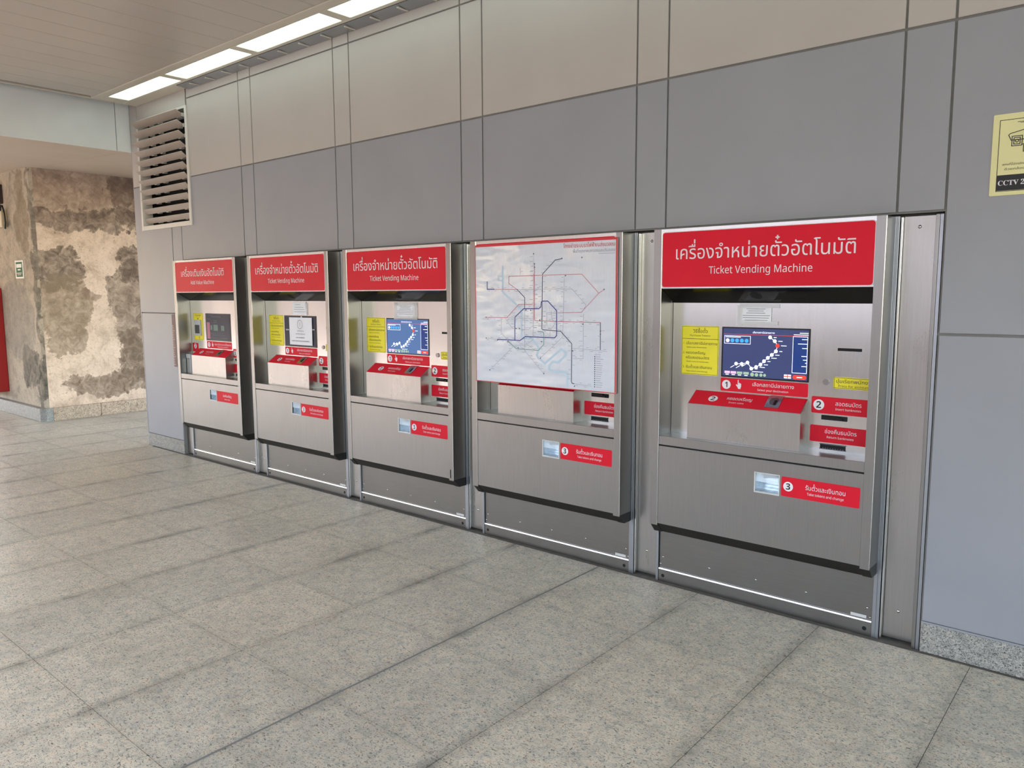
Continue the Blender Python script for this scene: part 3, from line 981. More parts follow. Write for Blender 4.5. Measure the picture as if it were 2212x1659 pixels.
    mtext('step_text', r2_, K('r2t'), 'white_print', [('สอดธนบัตร', 0.877, 0.989, 1.037, 0.0145, BY - 0.002, 0.008), (sans('Insert banknotes'), 0.878, 0.988, 1.016, 0.010, BY - 0.002)])
    n_in = obj('banknote_slot', lambda: MB().box(0.817, 0.931, BY - 0.004, BY, 0.968, 0.989, 0.001), 'black', t, key=S('bs'))
    obj('slot_lip', lambda: MB().box(0.822, 0.90, BY - 0.012, BY, 0.980, 0.986, 0.001).box(0.905, 0.914, BY - 0.010, BY, 0.970, 0.979, 0.001), 'bezel', n_in, key=S('bsl'))
    r3 = obj('return_label', lambda: MB().rrect(0.780 if add else 0.768, 1.038, 0.863, 0.940, 0.006, BY - 0.0015, BY), 'red', t, key=K('r3'))
    mtext('return_text', r3, K('r3t'), 'white_print', [('ช่องคืนธนบัตร', 0.835, 0.974, 0.906, 0.0145, BY - 0.002, 0.008), (sans('Return banknotes'), 0.845, 0.962, 0.884, 0.010, BY - 0.002)])
    rs = obj('return_slot', lambda: MB().box(0.816, 0.929, BY - 0.003, BY, 0.834, 0.855, 0.001), 'black', t, key=S('rs'))
    def teeth():
        mb = MB().box(0.814, 0.931, BY - 0.006, BY - 0.001, 0.854, 0.8565).box(0.814, 0.931, BY - 0.006, BY - 0.001, 0.832, 0.8345)
        for i in range(9):
            mb.box(0.828 + i * 0.011, 0.833 + i * 0.011, BY - 0.0055, BY - 0.002, 0.8345, 0.8390)
        return mb
    obj('slot_teeth', teeth, 'grey_print', rs, key=S('rst'), kind='stuff')
    if not add:
        obj('card_slot', lambda: MB().box(0.876, 0.979, BY - 0.002, BY, 1.2855, 1.2985, 0.001), 'black', t, key=S('cs'))
        obj('call_button', lambda: MB().disc(0.832, 1.142, 0.014, BY - 0.006, BY, 24), 'steel', t, key=S('cb'))
        y2 = obj('assistance_label', lambda: MB().rrect(0.864, 1.043, 1.115, 1.168, 0.008, BY - 0.0015, BY), 'yellow', t, key=K('y2'), label='yellow assistance label')
        obj('label_border', lambda: MB().line([(0.8675, 1.1185), (1.0395, 1.1185), (1.0395, 1.1645), (0.8675, 1.1645), (0.8675, 1.1185)], 0.0016, BY - 0.0019), 'black_print', y2, key=K('y2b'))
        mtext('label_text', y2, K('y2t'), 'black_print', [('ปุ่มเรียกพนักงาน', 0.876, 1.034, 1.1415, 0.0125, BY - 0.002, 0.008), (sans('Press for assistance'), 0.886, 1.030, 1.1225, 0.010, BY - 0.002)])
    # coin box
    a, b = (0.192, 0.795) if add else (0.186, 0.752)
    cb = obj('coin_box', lambda: MB().prism([(-0.07, 0.820), (-0.07, 0.997), (0.016, 1.056), (0.016, 0.820)], a, b, 'x'), 'steel_mid', t, key=K('cbx'))
    obj('box_flange', lambda: MB().box(a - 0.001, b + 0.001, -0.0712, -0.066, 0.820, 0.823), 'steel', cb, key=K('cbf'))
    f0, D = slopefn(0.0008, 0)
    f1, _ = slopefn(0.0016, 0)
    f2, _ = slopefn(0.0022, 0)
    f3, _ = slopefn(0.006, 0)
    def slope_plate(u0, u1, w0, w1, fn, base):
        lo = [base(u0, w0), base(u1, w0), base(u1, w1), base(u0, w1)]
        hi = [fn(u0, w0), fn(u1, w0), fn(u1, w1), fn(u0, w1)]
        return MB().add(lo + hi, [(0, 1, 2, 3), (4, 5, 6, 7), (0, 1, 5, 4), (1, 2, 6, 5), (2, 3, 7, 6), (3, 0, 4, 7)])
    fb, _ = slopefn(0.0, 0)
    lid = obj('coin_label', lambda: slope_plate(a + 0.003, b - 0.003, 0.002, D - 0.002, f0, fb), 'red', t, key=K('lid'), label='red sloping insert-coins label')
    uc = a + 0.117
    def disc_slope():
        n = 24
        return MB().add([f1(uc + 0.024 * math.cos(2 * PI * i / n), 0.048 + 0.021 * math.sin(2 * PI * i / n)) for i in range(n)], [tuple(range(n))])
    obj('number_disc', disc_slope, 'white_disc', lid, key=K('lidc'))
    mtext('step_number', lid, K('lidn'), 'black_print', [(sans('2', True), uc - 0.011, uc + 0.011, 0.035, 0.027, 0)], fn=f2)
    mtext('coin_text', lid, K('lidt'), 'white_print', [('หยอดเหรียญ', a + 0.188, a + 0.314, 0.050, 0.017, 0, 0.008), (sans('Insert coins'), a + 0.206, a + 0.282, 0.026, 0.011, 0)], fn=f1)
    us = a + (0.40 if add else 0.388)
    sl = obj('coin_slot', lambda: slope_plate(us, us + 0.068, 0.018, D - 0.004, f3, fb), 'steel_bright', t, key=K('csl'))
    def bowl():
        n = 16
        mb = MB()
        fa, _ = slopefn(0.0064, 0)
        mb.add([fa(us + 0.034 + 0.022 * math.cos(2 * PI * i / n), 0.062 + 0.026 * math.sin(2 * PI * i / n)) for i in range(n)], [tuple(range(n))])
        return mb
    bw = obj('coin_dish', bowl, 'steel', sl, key=K('bwl'))
    fa_, _ = slopefn(0.0068, 0)
    obj('coin_hole', lambda: MB().add([fa_(us + 0.036, 0.036), fa_(us + 0.050, 0.036), fa_(us + 0.050, 0.070), fa_(us + 0.036, 0.070)], [(0, 1, 2, 3)]), 'black', sl, key=K('chl'))
    if add:
        hd = obj('receipt_holder', lambda: MB().box(0.052, 0.136, -0.048, BY, 0.820, 0.995, 0.002), 'alu', t, key=K('hold'))
        obj('holder_notch', lambda: MB().box(0.082, 0.100, -0.0495, -0.046, 0.955, 0.992), 'card_black', hd, key=K('notch'))
        obj('holder_cap', lambda: MB().box(0.050, 0.138, -0.052, BY, 0.960, 0.999, 0.002), 'reader_grey', hd, key=K('hcap'))
        rr = obj('step_label', lambda: MB().rrect(0.060, 0.166, 1.020, 1.101, 0.006, BY - 0.0015, BY), 'red', t, key=K('rr'))
        obj('number_disc', lambda: MB().disc(0.113, 1.072, 0.0235, BY - 0.0020, BY - 0.0014, 24), 'white_disc', rr, key=K('rrc'))
        mtext('step_number', rr, K('rrn'), 'black_print', [(sans('2', True), 0.102, 0.124, 1.058, 0.029, BY - 0.0026)])
    # lower door with token tray
    dr = obj('front_door', lambda: MB().plate_hole(0.046, 1.046, 0.357, 0.767, (0.562, 0.678, 0.611, 0.705), FY + 0.002, FY + 0.014), 'steel', t, key=S('dor'))
    obj('door_gap', lambda: MB().box(0.045, 1.047, -0.095, -0.06, 0.762, 0.776), 'black', t, key=S('dgp'))
    obj('lower_skirt', lambda: MB().prism([(-0.104, 0.356), (-0.054, 0.300), (0.02, 0.300), (0.02, 0.40), (-0.09, 0.40)], 0.045, 1.047, 'x'), 'dark_trim', t, key=S('skt'))
    def tray():
        mb = MB()
        u0, u1, z0, z1 = 0.562, 0.678, 0.611, 0.705
        y0, y1 = FY + 0.002, -0.02
        mb.box(u0 - 0.004, u0, y0, y1, z0, z1).box(u1, u1 + 0.004, y0, y1, z0, z1).box(u0, u1, y0, y1, z1, z1 + 0.004)
        pts = [(y0, z0 + 0.006)] + [(y0 + (y1 - y0) * i / 6, z0 + 0.006 + 0.05 * (i / 6) ** 2) for i in range(1, 7)] + [(y1, z1), (y1 + 0.004, z1), (y1 + 0.004, z0 - 0.004), (y0, z0 - 0.004)]
        mb.prism(pts, u0, u1, 'x')
        return mb
    tr = obj('token_tray', tray, 'tray', t, key=S('trayb'), label='lit pale token and change tray')
    obj('tray_frame', lambda: MB().plate_hole(0.559, 0.681, 0.6085, 0.7075, (0.5635, 0.6765, 0.613, 0.7035), FY - 0.0005, FY + 0.004), 'label_white', tr, key=S('trf'))
    obj('tray_flap', lambda: MB().box(0.564, 0.676, FY + 0.008, FY + 0.010, 0.661, 0.7035), 'flap', tr, key=S('tfl'))
    obj('tray_lamp', lambda: MB().box(0.57, 0.67, -0.05, -0.035, 0.699, 0.7035), 'led', tr, key=S('tld'))
    obj('flap_wedge', lambda: MB().prism([(0.592, 0.700), (0.672, 0.700), (0.672, 0.690), (0.600, 0.678)], FY + 0.016, FY + 0.02, 'y'), 'grey_print', tr, key=S('tfh'))  # dark wedge shape behind the flap
    r4 = obj('take_label', lambda: MB().rrect(0.689, 1.034, 0.612, 0.704, 0.006, FY + 0.0005, FY + 0.002), 'red', t, key=S('r4'))
    if add:
        mtext('take_text', r4, K('r4t'), 'white_print', [('ช่องคืนเหรียญ', 0.79, 0.93, 0.658, 0.0165, FY), (sans('Return coins'), 0.815, 0.905, 0.633, 0.011, FY)])
    else:
        obj('number_disc', lambda: MB().disc(0.721, 0.660, 0.0225, FY - 0.0002, FY + 0.0006, 24), 'white_disc', r4, key=K('r4c'))
        mtext('step_number', r4, K('r4n'), 'black_print', [(sans('3', True), 0.711, 0.731, 0.646, 0.029, FY - 0.0006)])
        mtext('take_text', r4, K('r4t'), 'white_print', [('รับตั๋วและเงินทอน', 0.800, 0.974, 0.658, 0.0165, FY - 0.0003, 0.008), (sans('Take tokens and change'), 0.808, 0.968, 0.634, 0.0115, FY - 0.0003)])
    # plinth
    pl = obj('plinth_panel', lambda: MB().box(-0.008, 1.076, 0.02, 0.034, 0.072, 0.34, 0.001), 'steel_plinth', t, key=S('pln'))
    for (u_, z_) in ((0.013, 0.133), (-0.002, 0.093), (0.282, 0.132), (0.531, 0.131), (0.779, 0.130), (1.054, 0.127), (1.068, 0.085)):
        obj('screw', lambda: MB().dome(0, 0.02, 0, 0.0048, 0.003), 'steel_bright', pl, key=S('scr')).location = (u_, 0, z_)
    lb = obj('asset_label', lambda: MB().box(0.984, 1.052, 0.0188, 0.02, 0.077, 0.0905), 'label_white', pl, key=S('ast'))
    kr = obj('kick_rail', lambda: MB().box(-0.010, 1.078, 0.013, 0.034, 0.0, 0.068, 0.0015), 'steel_plinth', t, key=S('kik'))
    obj('rail_glint', lambda: MB().prism([(0.0108, 0.0655), (0.0130, 0.0715), (0.03, 0.0725), (0.03, 0.0655)], -0.008, 1.076, 'x'), 'steel_edge', kr, key=S('kre'))  # facet tilted and brightened to draw a white glint along the rail
    for u_ in (0.017, 1.047):
        obj('bolt_hole', lambda: MB().disc(0, 0, 0.0095, 0.0122, 0.0145, 18), 'black', kr, key=S('hol')).location = (u_, 0, 0.031)
    for u_, w in ((-0.025, 0.014), (1.078, 0.016), (1.0945, 0.013)):
        obj('side_flange', lambda w=w: MB().box(0, w, 0.0085, 0.045, 0.0, 1.864, 0.001), 'alu', t, key=S('flg%.3f' % w)).location = (u_, 0, 0)
    if k == 2:
        obj('lock_slot', lambda: MB().box(1.056, 1.064, FY - 0.0012, FY, 0.362, 0.418, 0.0004), 'black', t, key=S('lks'))
    return t

m1 = build_machine(0, 'add', 'leftmost machine, red sign reading Add Value Machine, with a small card reader')
m2 = build_machine(1, 'out', 'steel ticket vending machine whose screen is covered by a white paper sheet')
m3 = build_machine(2, 'tvm_blue', 'steel ticket vending machine just left of the white map board, with a pale blue screen')
m4 = build_machine(3, 'map', 'steel ticket vending machine whose upper half is hidden by the map board')
m5 = build_machine(4, 'tvm', 'rightmost and nearest steel ticket vending machine, with a navy lit screen')

# ------------------------------------------------------------------ papers taped to the machines
def lines(u0, u1, rows, w, y):
    mb = MB()
    for z, a, b in rows:
        mb.line([(u0 + (u1 - u0) * a, z), (u0 + (u1 - u0) * b, z)], w, y)
    return mb
def paper(name, x, u0, u1, z0, z1, label, y, rows, tapes=(), group=None, curl=0.0):
    t = thing(name, label, 'notice', (x, 0, 0), group)
    mb = MB()
    nseg = 10
    v = []
    for i in range(nseg + 1):
        f = i / nseg
        uu = u0 + (u1 - u0) * f
        dy = -curl * (math.sin(f * PI) * 0.6 + f * f * 0.6)
        v += [(uu, y + dy, z0), (uu, y + dy, z1), (uu, y + dy + 0.0004, z0), (uu, y + dy + 0.0004, z1)]
    fs = []
    for i in range(nseg):
        q = i * 4
        fs += [(q, q + 4, q + 5, q + 1), (q + 2, q + 3, q + 7, q + 6), (q, q + 2, q + 6, q + 4), (q + 1, q + 5, q + 7, q + 3)]
    fs += [(0, 1, 3, 2), (nseg * 4, nseg * 4 + 2, nseg * 4 + 3, nseg * 4 + 1)]
    mb.add(v, fs)
    obj('sheet', mb, 'paper', t)
    if rows:
        obj('print', lines(u0, u1, rows, 0.0022, y - curl * 1.25 - 0.0006), 'grey_print', t)
    for (a, b, c, d) in tapes:
        obj('tape', MB().box(a, b, y - 0.0022, y - 0.0018, c, d), 'tape', t)
    return t
rows6 = [(1.470, .2, .8), (1.460, .25, .75), (1.450, .2, .8), (1.438, .08, .95), (1.427, .08, .92), (1.416, .15, .88)]
paper('paper_notice', L[4], 0.413, 0.567, 1.404, 1.481, 'small printed slip taped above the screen of the rightmost machine', BY - 0.003, rows6, [(0.393, 0.425, 1.392, 1.488), (0.41, 0.605, 1.474, 1.494), (0.42, 0.60, 1.394, 1.412)], 'printed slips above the screens')
paper('paper_notice', L[2], 0.424, 0.620, 1.386, 1.476, 'crumpled taped slip above the pale blue screen left of the map board', BY - 0.003, [(z - 0.006, a, b) for z, a, b in rows6], [(0.405, 0.44, 1.372, 1.490), (0.41, 0.64, 1.468, 1.492), (0.42, 0.64, 1.374, 1.398), (0.60, 0.645, 1.376, 1.488)], 'printed slips above the screens')
paper('paper_notice', L[1], 0.447, 0.632, 1.389, 1.491, 'white slip above the paper covered screen', BY - 0.003, [(1.468, .2, .55), (1.448, .15, .8), (1.430, .1, .85), (1.412, .1, .9)], [(0.62, 0.645, 1.386, 1.480)], 'printed slips above the screens')
ps = paper('out_of_service_sheet', L[1], 0.398, 0.707, 1.149, 1.367, 'white out of service sheet taped over the screen of the second machine', BY - 0.008, [], [(0.56, 0.58, 1.358, 1.378), (0.35, 0.405, 1.262, 1.272), (0.70, 0.74, 1.270, 1.280)], curl=0.004)
def sheet_print():
    yy = BY - 0.0145
    mb = MB()
    n = 28
    ring = [(0.552 + 0.034 * math.cos(2 * PI * i / n), 1.312 + 0.034 * math.sin(2 * PI * i / n)) for i in range(n + 1)]
    mb.line(ring, 0.0026, yy)
    mb.line([(0.552, 1.298), (0.552, 1.328)], 0.0028, yy)
    text(mb, 'งดให้บริการ', 0.510, 0.600, 1.256, 0.008, yy)
    text(mb, 'ขออภัยในความไม่สะดวก', 0.490, 0.618, 1.233, 0.008, yy)
    text(mb, sans('OUT OF SERVICE', True), 0.495, 0.610, 1.203, 0.0085, yy)
    text(mb, sans('SORRY FOR THE INCONVENIENCE', True), 0.435, 0.672, 1.176, 0.0085, yy)
    return mb
obj('print', sheet_print(), 'grey_print', ps)

# ------------------------------------------------------------------ network map board over the fourth machine
mbd = thing('network_map_board', 'large white rail network map board with a thin red border, hung over a machine', 'map board', (L[3], 0, 0))
MY = -0.1135
BU0, BU1, BZ0, BZ1 = 0.050, 1.062, 1.018, 1.836
obj('board_panel', MB().box(BU0, BU1, MY, -0.1092, BZ0, BZ1), 'board', mbd)
fr = MB()
for seg_ in (((BU0, BZ0), (BU1, BZ0)), ((BU1, BZ0), (BU1, BZ1)), ((BU1, BZ1), (BU0, BZ1)), ((BU0, BZ1), (BU0, BZ0))):
    fr.line(seg_, 0.004, MY - 0.0015)
fr.line([(BU0 + .006, BZ1 - 0.005), (BU1 - .006, BZ1 - 0.005)], 0.010, MY - 0.0012)
fr.line([(BU1 - .006, BZ1 - 0.005), (BU1 - .006, BZ0 + 0.005)], 0.006, MY - 0.0012)
obj('red_border', fr, 'map_title', mbd)
river = [(0.268, 1.706), (0.267, 1.557), (0.39, 1.472), (0.412, 1.448), (0.412, 1.298), (0.495, 1.285), (0.543, 1.234), (0.523, 1.196), (0.535, 1.180), (0.583, 1.152), (0.698, 1.238), (0.732, 1.222), (0.732, 1.205), (0.678, 1.163), (0.637, 1.164), (0.614, 1.141), (0.612, 1.122), (0.630, 1.113), (0.733, 1.108), (0.741, 1.100), (0.741, 1.029)]
obj('river_print', MB().line(river, 0.013, MY - 0.0003).line([(0.267, 1.649), (0.233, 1.65), (0.233, 1.624), (0.267, 1.624)], 0.009, MY - 0.0003), 'map_river', mbd)
LN = {
 'map_blue': ([[(0.144, 1.615), (0.144, 1.574), (0.20, 1.574)], [(0.36, 1.277), (0.361, 1.411), (0.427, 1.461), (0.539, 1.462), (0.554, 1.473), (0.556, 1.495), (0.563, 1.505), (0.604, 1.505), (0.666, 1.452), (0.666, 1.313), (0.652, 1.3), (0.439, 1.3), (0.399, 1.276), (0.224, 1.276)]], 0.0055),
 'map_navy': ([[(0.702, 1.738), (0.655, 1.732), (0.565, 1.656), (0.561, 1.349), (0.568, 1.343), (0.694, 1.338), (0.771, 1.271), (0.769, 1.062), (0.774, 1.052), (0.789, 1.05)], [(0.378, 1.572), (0.435, 1.525), (0.435, 1.461)], [(0.959, 1.392), (0.96, 1.246)]], 0.0042),
 'map_red': ([[(0.144, 1.574), (0.378, 1.572)], [(0.508, 1.715), (0.507, 1.402), (0.512, 1.394), (0.664, 1.392), (0.959, 1.392)], [(0.133, 1.407), (0.298, 1.407), (0.39, 1.485), (0.492, 1.486)], [(0.501, 1.66), (0.501, 1.395)]], 0.0030),
 'map_green': ([[(0.305, 1.272), (0.368, 1.227), (0.535, 1.224), (0.575, 1.26), (0.575, 1.325), (0.569, 1.331), (0.531, 1.332)]], 0.0036),
 'map_grey': ([[(0.719, 1.65), (0.709, 1.329), (0.709, 1.308), (0.551, 1.181)], [(0.502, 1.771), (0.501, 1.66)], [(0.498, 1.395), (0.495, 1.282), (0.455, 1.259), (0.434, 1.274)], [(0.435, 1.461), (0.434, 1.217), (0.575, 1.093)], [(0.255, 1.403), (0.254, 1.319), (0.343, 1.235), (0.16, 1.089)], [(0.849, 1.437), (0.848, 1.193), (0.781, 1.189)], [(0.777, 1.247), (1.002, 1.239)], [(0.298, 1.407), (0.5, 1.404)], [(0.382, 1.572), (0.771, 1.572), (0.866, 1.484), (0.838, 1.445)], [(0.285, 1.403), (0.344, 1.344), (0.463, 1.341), (0.495, 1.363), (0.594, 1.369), (0.598, 1.439), (0.675, 1.44)], [(0.356, 1.245), (0.455, 1.252), (0.507, 1.226)], [(0.629, 1.452), (0.633, 1.403), (0.66, 1.386), (0.621, 1.342), (0.618, 1.299)], [(0.133, 1.281), (0.224, 1.276)], [(0.402, 1.655), (0.402, 1.695)], [(0.79, 1.05), (0.905, 1.045)]], 0.0018),
}
for mname, (pls, w) in LN.items():
    for i, p_ in enumerate(pls):
        obj('route_line', MB().line(p_, w, MY - 0.0006 - 0.00004 * i), mname, mbd)
pd = MB()
for pl_ in ([(0.314, 1.607), (0.315, 1.648), (0.496, 1.65), (0.836, 1.651), (0.947, 1.548), (0.834, 1.445), (0.675, 1.44)], [(0.314, 1.607), (0.378, 1.572)], [(0.947, 1.548), (0.981, 1.568)]):
    for a, b in zip(pl_[:-1], pl_[1:]):
        A_, B_ = Vector(a), Vector(b)
        n = max(1, int((B_ - A_).length / 0.012))
        for i in range(n):
            pd.line([A_.lerp(B_, (i + 0.15) / n), A_.lerp(B_, (i + 0.8) / n)], 0.0042, MY - 0.0006)
obj('dashed_routes', pd, 'map_pink', mbd, kind='stuff')
rnd = random.Random(3)
st = MB()
for mname, (pls, w) in LN.items():
    for p_ in pls:
        for a, b in zip(p_[:-1], p_[1:]):
            A_, B_ = Vector(a), Vector(b)
            d = (B_ - A_).length
            n = int(d / 0.026)
            for i in range(n):
                q = A_.lerp(B_, (i + 0.5) / n)
                ln = rnd.uniform(0.010, 0.024)
                if abs(B_.y - A_.y) > abs(B_.x - A_.x) * 0.4:
                    sd = -1 if rnd.random() < 0.6 else 1
                    st.line([(q.x + sd * 0.006, q.y), (q.x + sd * (0.006 + ln), q.y)], 0.0019, MY - 0.0006)
                else:
                    dz = 0.009 if i % 2 else -0.009
                    st.line([(q.x - ln / 2, q.y + dz), (q.x + ln / 2, q.y + dz)], 0.0019, MY - 0.0006)
for i in range(15):
    z_ = 1.207 - i * 0.0117
    st.line([(0.934, z_), (0.950 + rnd.uniform(0.008, 0.030), z_)], 0.0024, MY - 0.0006)
text(st, 'เส้นทาง', 0.925, 0.962, 1.216, 0.006, MY - 0.0006)
text(st, 'พื้นที่กรุงเทพมหานครและปริมณฑล', 0.776, 1.047, 1.767, 0.0125, MY - 0.0006)
st.line([(0.945, 1.757), (1.047, 1.757)], 0.0022, MY - 0.0006)
obj('station_names', st, 'map_grey', mbd, kind='stuff')
dots = MB()
for (a, b) in ((0.144, 1.617), (0.702, 1.740), (0.502, 1.772), (0.508, 1.716), (0.509, 1.696), (0.133, 1.407), (0.133, 1.281), (0.224, 1.272), (0.305, 1.266), (0.36, 1.282), (0.445, 1.454), (0.48, 1.452), (0.845, 1.381), (0.96, 1.346), (0.96, 1.330), (0.777, 1.232), (0.790, 1.036), (0.551, 1.181), (0.16, 1.089), (0.575, 1.093), (0.836, 1.740), (0.981, 1.568), (0.727, 1.645), (0.56, 1.275), (0.546, 1.398), (0.37, 1.345), (0.395, 1.345), (0.385, 1.233)):
    dots.disc(a, b, 0.0036, MY - 0.0012, MY - 0.0006, 10)
for i in range(15):
    dots.disc(0.925, 1.207 - i * 0.0117, 0.0034, MY - 0.0012, MY - 0.0006, 8)
obj('station_dots', dots, 'map_navy', mbd, kind='stuff')
tt = MB()
text(tt, 'โครงข่ายระบบรถไฟฟ้าขนส่งมวลชน', 0.713, 1.046, 1.795, 0.0165, MY - 0.0008, off=0.014)
obj('map_title', tt, 'map_title', mbd)

# ------------------------------------------------------------------ louvre high on the wall
lv = thing('wall_louvre', 'louvred vent with eleven tilted slats high on the wall at left', 'vent', (-7.35, 0, 2.19))
def P3(x, y, z):
    return (x + 7.35, y, z - 2.19)
frm = MB()
for a, b, c, d in ((-7.85, -7.815, 2.183, 3.243), (-6.888, -6.852, 2.183, 3.243), (-7.815, -6.888, 2.183, 2.226), (-7.815, -6.888, 3.222, 3.243)):
    p0, p1 = P3(a, -0.012, c), P3(b, 0.09, d)
    frm.box(p0[0], p1[0], p0[1], p1[1], p0[2], p1[2], 0.002)
obj('louvre_frame', frm, 'frame_white', lv)
q0, q1 = P3(-7.815, 0.10, 2.226), P3(-6.888, 0.30, 3.222)
obj('louvre_cavity', MB().box(q0[0], q1[0], 0.20, 0.21, q0[2], q1[2]).box(q0[0] - .02, q0[0], 0.09, 0.21, q0[2], q1[2]).box(q1[0], q1[0] + .02, 0.09, 0.21, q0[2], q1[2]), 'black', lv)
for i in range(11):
    f = i / 10
    yo, zo = -0.080 + 0.082 * f, 3.203 - 0.0907 * i
    yi, zi = -0.006 + 0.038 * f, 3.160 - 0.0908 * i
    ins = 0.006
    m_ = MB()
    pts = [(yo, zo - 2.19), (yo + 0.0015, zo - 2.19 + 0.004), (yi + 0.0015, zi - 2.19 + 0.004), (yi, zi - 2.19)]
    m_.prism(pts, -7.835 + 7.35, -6.905 + 7.35, 'x')
    sl_ = obj('slat', m_, 'slat', lv)
    for xx in (-7.60, -7.42, -7.05):
        obj('slat_clip', MB().box(xx + 7.35, xx + 7.35 + 0.045, yi + 0.004, yi + 0.035, zi - 2.19 - 0.004, zi - 2.19 + 0.012), 'clip', sl_)
    obj('slat_arm', MB().box(-6.902 + 7.35, -6.896 + 7.35, min(yo + .05, yi), yi + 0.05, zi - 2.19 - 0.012, zi - 2.19 + 0.02), 'clip', sl_)

# ------------------------------------------------------------------ surveillance sign on the right panel
cs_ = thing('cctv_sign', 'pale yellow camera surveillance sign on the right wall panel', 'sign', (-0.569, 0, 1.918))
CY = -0.0035
obj('sign_board', MB().rrect(0, 0.212, 0, 0.307, 0.004, CY, -0.0005), 'cream', cs_)
bl = MB()
bl.line([(0.0225, 0.016), (0.19, 0.016), (0.19, 0.284), (0.0225, 0.284), (0.0225, 0.016)], 0.0022, CY - 0.0004)
bl.box(0.0215, 0.191, CY - 0.0006, CY - 0.0001, 0.018, 0.077)
def cam_icon(mb):
    y = CY - 0.0006
    w = 0.0028
    lp = lambda pts: mb.line(pts + [pts[0]], w, y)
    lp([(0.053, 0.226), (0.058, 0.231), (0.110, 0.243), (0.150, 0.226), (0.148, 0.220), (0.104, 0.206), (0.062, 0.206)])
    lp([(0.065, 0.220), (0.098, 0.220), (0.098, 0.184), (0.065, 0.184)])
    lp([(0.0715, 0.214), (0.0915, 0.214), (0.0915, 0.190), (0.0715, 0.190)])
    n = 16
    lp([(0.0815 + 0.005 * math.cos(2 * PI * i / n), 0.202 + 0.005 * math.sin(2 * PI * i / n)) for i in range(n)])
    lp([(0.098, 0.186), (0.098, 0.205), (0.130, 0.212), (0.130, 0.196)])
    lp([(0.104, 0.184), (0.118, 0.186), (0.118, 0.160), (0.104, 0.160)])
cam_icon(bl)
text(bl, 'สถานที่นี้มีการรักษาความปลอดภัย', 0.038, 0.176, 0.113, 0.006, CY - 0.0006)
text(bl, 'ด้วยกล้องวงจรปิด', 0.046, 0.168, 0.095, 0.006, CY - 0.0006)
bl.line([(0.080, 0.272), (0.134, 0.272)], 0.002, CY - 0.0006).line([(0.090, 0.268), (0.126, 0.268)], 0.0015, CY - 0.0006)
obj('sign_print', bl, 'black_print', cs_)
tx = MB()
text(tx, serif_bold('CCTV 24'), 0.028, 0.130, 0.038, 0.019, CY - 0.0012)
obj('sign_text', tx, 'white_print', cs_)

# ------------------------------------------------------------------ ticked strip beside the first machine
ms = thing('ticked_strip', 'narrow mauve sticker with tick marks on the wall left of the first machine', 'sticker', (-7.357, 0, 0.855))  # mauve strip with pale orange ticks
obj('strip', MB().box(0, 0.064, -0.0022, -0.0005, 0, 0.507), 'mauve', ms)
tk = MB()
for i in range(24):
    w = 0.034 if i % 5 == 0 else 0.020
    tk.line([(0.004, 0.02 + i * 0.0165), (0.004 + w, 0.02 + i * 0.0165)], 0.004, -0.0028)
obj('tick_marks', tk, 'tick', ms, kind='stuff')

# ------------------------------------------------------------------ concrete pillar and what hangs on it
pil = thing('concrete_pillar', 'broad stained concrete pillar with a granite kerb beyond the grey wall', 'pillar', (-10.5, -0.12, 0))
def pillar_mb():
    mb = MB()
    mb.prism([(-2.6, 0.0), (-0.035, 0.0), (0.0, 0.035), (0.0, 2.7), (-2.6, 2.7)], 0.10, 3.10, 'z')
    return mb
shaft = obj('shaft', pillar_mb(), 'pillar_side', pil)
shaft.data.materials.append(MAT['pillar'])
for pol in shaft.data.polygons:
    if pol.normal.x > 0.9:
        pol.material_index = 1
kb = obj('kerb', MB().box(0.0, 0.045, 0.06, 0.62, 0, 0.163, 0.004), 'granite_warm', pil)
kb = obj('kerb', MB().box(0.0, 0.045, 0.623, 1.5, 0, 0.163, 0.004), 'granite_warm', pil)
kb = obj('kerb', MB().prism([(-0.055, -0.075), (0.0, -0.075), (0.045, -0.02), (0.045, 0.058), (0.0, 0.058), (-0.055, 0.0)], 0, 0.163, 'z'), 'granite', pil)
kb = obj('kerb', MB().box(-2.6, -0.057, -0.075, 0.0, 0, 0.163, 0.004), 'granite', pil)
PY = -0.12
es = thing('exit_sign', 'small green and white sign on the side of the concrete pillar', 'sign', (-11.20, PY, 1.765))
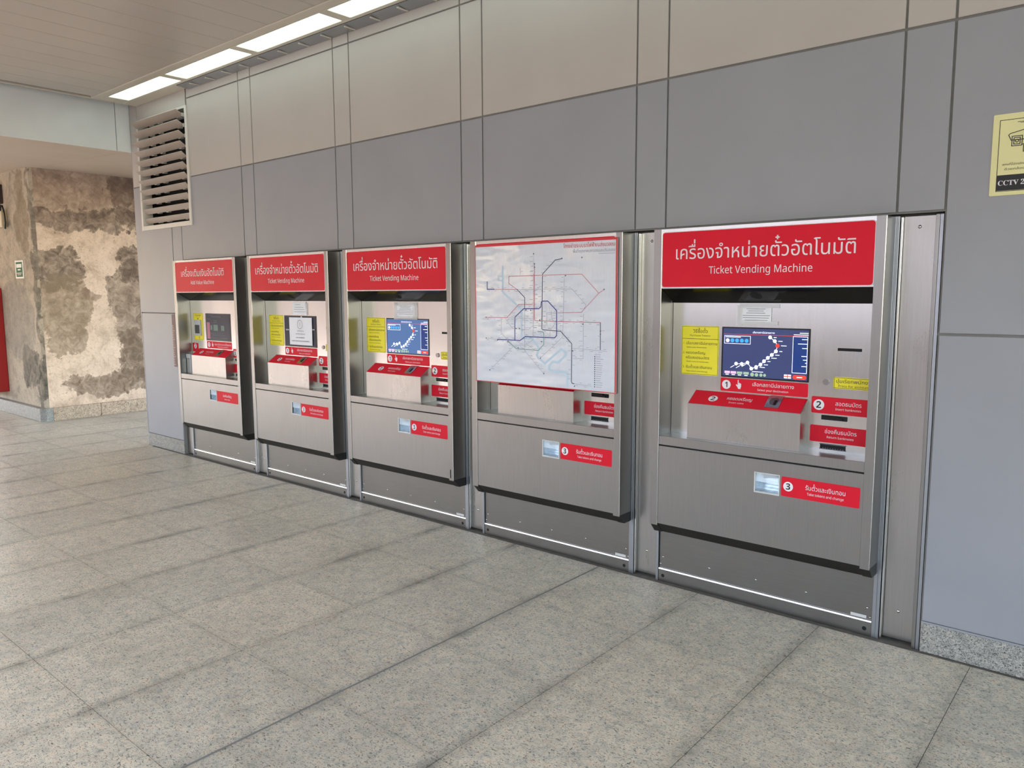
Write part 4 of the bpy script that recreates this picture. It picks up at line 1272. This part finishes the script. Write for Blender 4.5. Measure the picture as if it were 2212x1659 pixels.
obj('sign_board', MB().box(0, 0.29, -0.006, -0.0005, 0, 0.225), 'label_white', es)
obj('green_field', MB().box(0.035, 0.255, -0.0075, -0.0055, 0.020, 0.205), 'green', es)
obj('white_block', MB().box(0.055, 0.235, -0.009, -0.007, 0.135, 0.180), 'label_white', es)  # plain white rectangle in the upper part of the sign
obj('worn_print', MB().line([(0.10, 0.108), (0.19, 0.108)], 0.014, -0.009).line([(0.065, 0.066), (0.225, 0.066)], 0.008, -0.009).line([(0.085, 0.046), (0.205, 0.046)], 0.006, -0.009), 'label_white', es, kind='stuff')
fc = thing('fire_cabinet', 'red cabinet standing at the left edge against the pillar side', 'cabinet', (-12.55, PY - 0.18, 0.272))
obj('cabinet_body', MB().box(-0.2, 0.75, 0.0, 0.178, 0.0, 1.38, 0.006), 'cabinet_red', fc)
obj('cabinet_door', MB().box(-0.16, 0.71, -0.008, 0.0, 0.04, 1.34, 0.003), 'cabinet_red', fc)
obj('door_handle', MB().box(0.60, 0.63, -0.022, -0.008, 0.62, 0.74, 0.003), 'brown', fc)
jb = thing('junction_box', 'beige junction box with a looped black cable on the pillar side', 'box', (-11.62, PY, 2.42))
obj('box_body', MB().box(0, 0.26, -0.07, -0.0005, 0, 0.20, 0.008), 'beige_box', jb)
obj('cable', MB().tube([(0.20, -0.05, 0.19), (0.24, -0.06, 0.27), (0.30, -0.06, 0.26), (0.33, -0.05, 0.16), (0.31, -0.04, 0.05), (0.25, -0.03, -0.02)], 0.010), 'black_print', jb)
bx = thing('dark_wall_box', 'small dark box above the junction box on the pillar side', 'box', (-11.70, PY, 2.72))
obj('box_body', MB().box(0, 0.24, -0.05, -0.0005, 0, 0.24, 0.006), 'brown', bx)
obj('box_lid', MB().box(0.015, 0.225, -0.056, -0.050, 0.015, 0.225, 0.002), 'brown', bx)

for t_ in bpy.data.objects:
    if t_.type == 'MESH' and t_.data.materials and t_.data.materials[0] and t_.name.startswith(('rivet', 'screw', 'cable')):
        for p_ in t_.data.polygons:
            p_.use_smooth = True
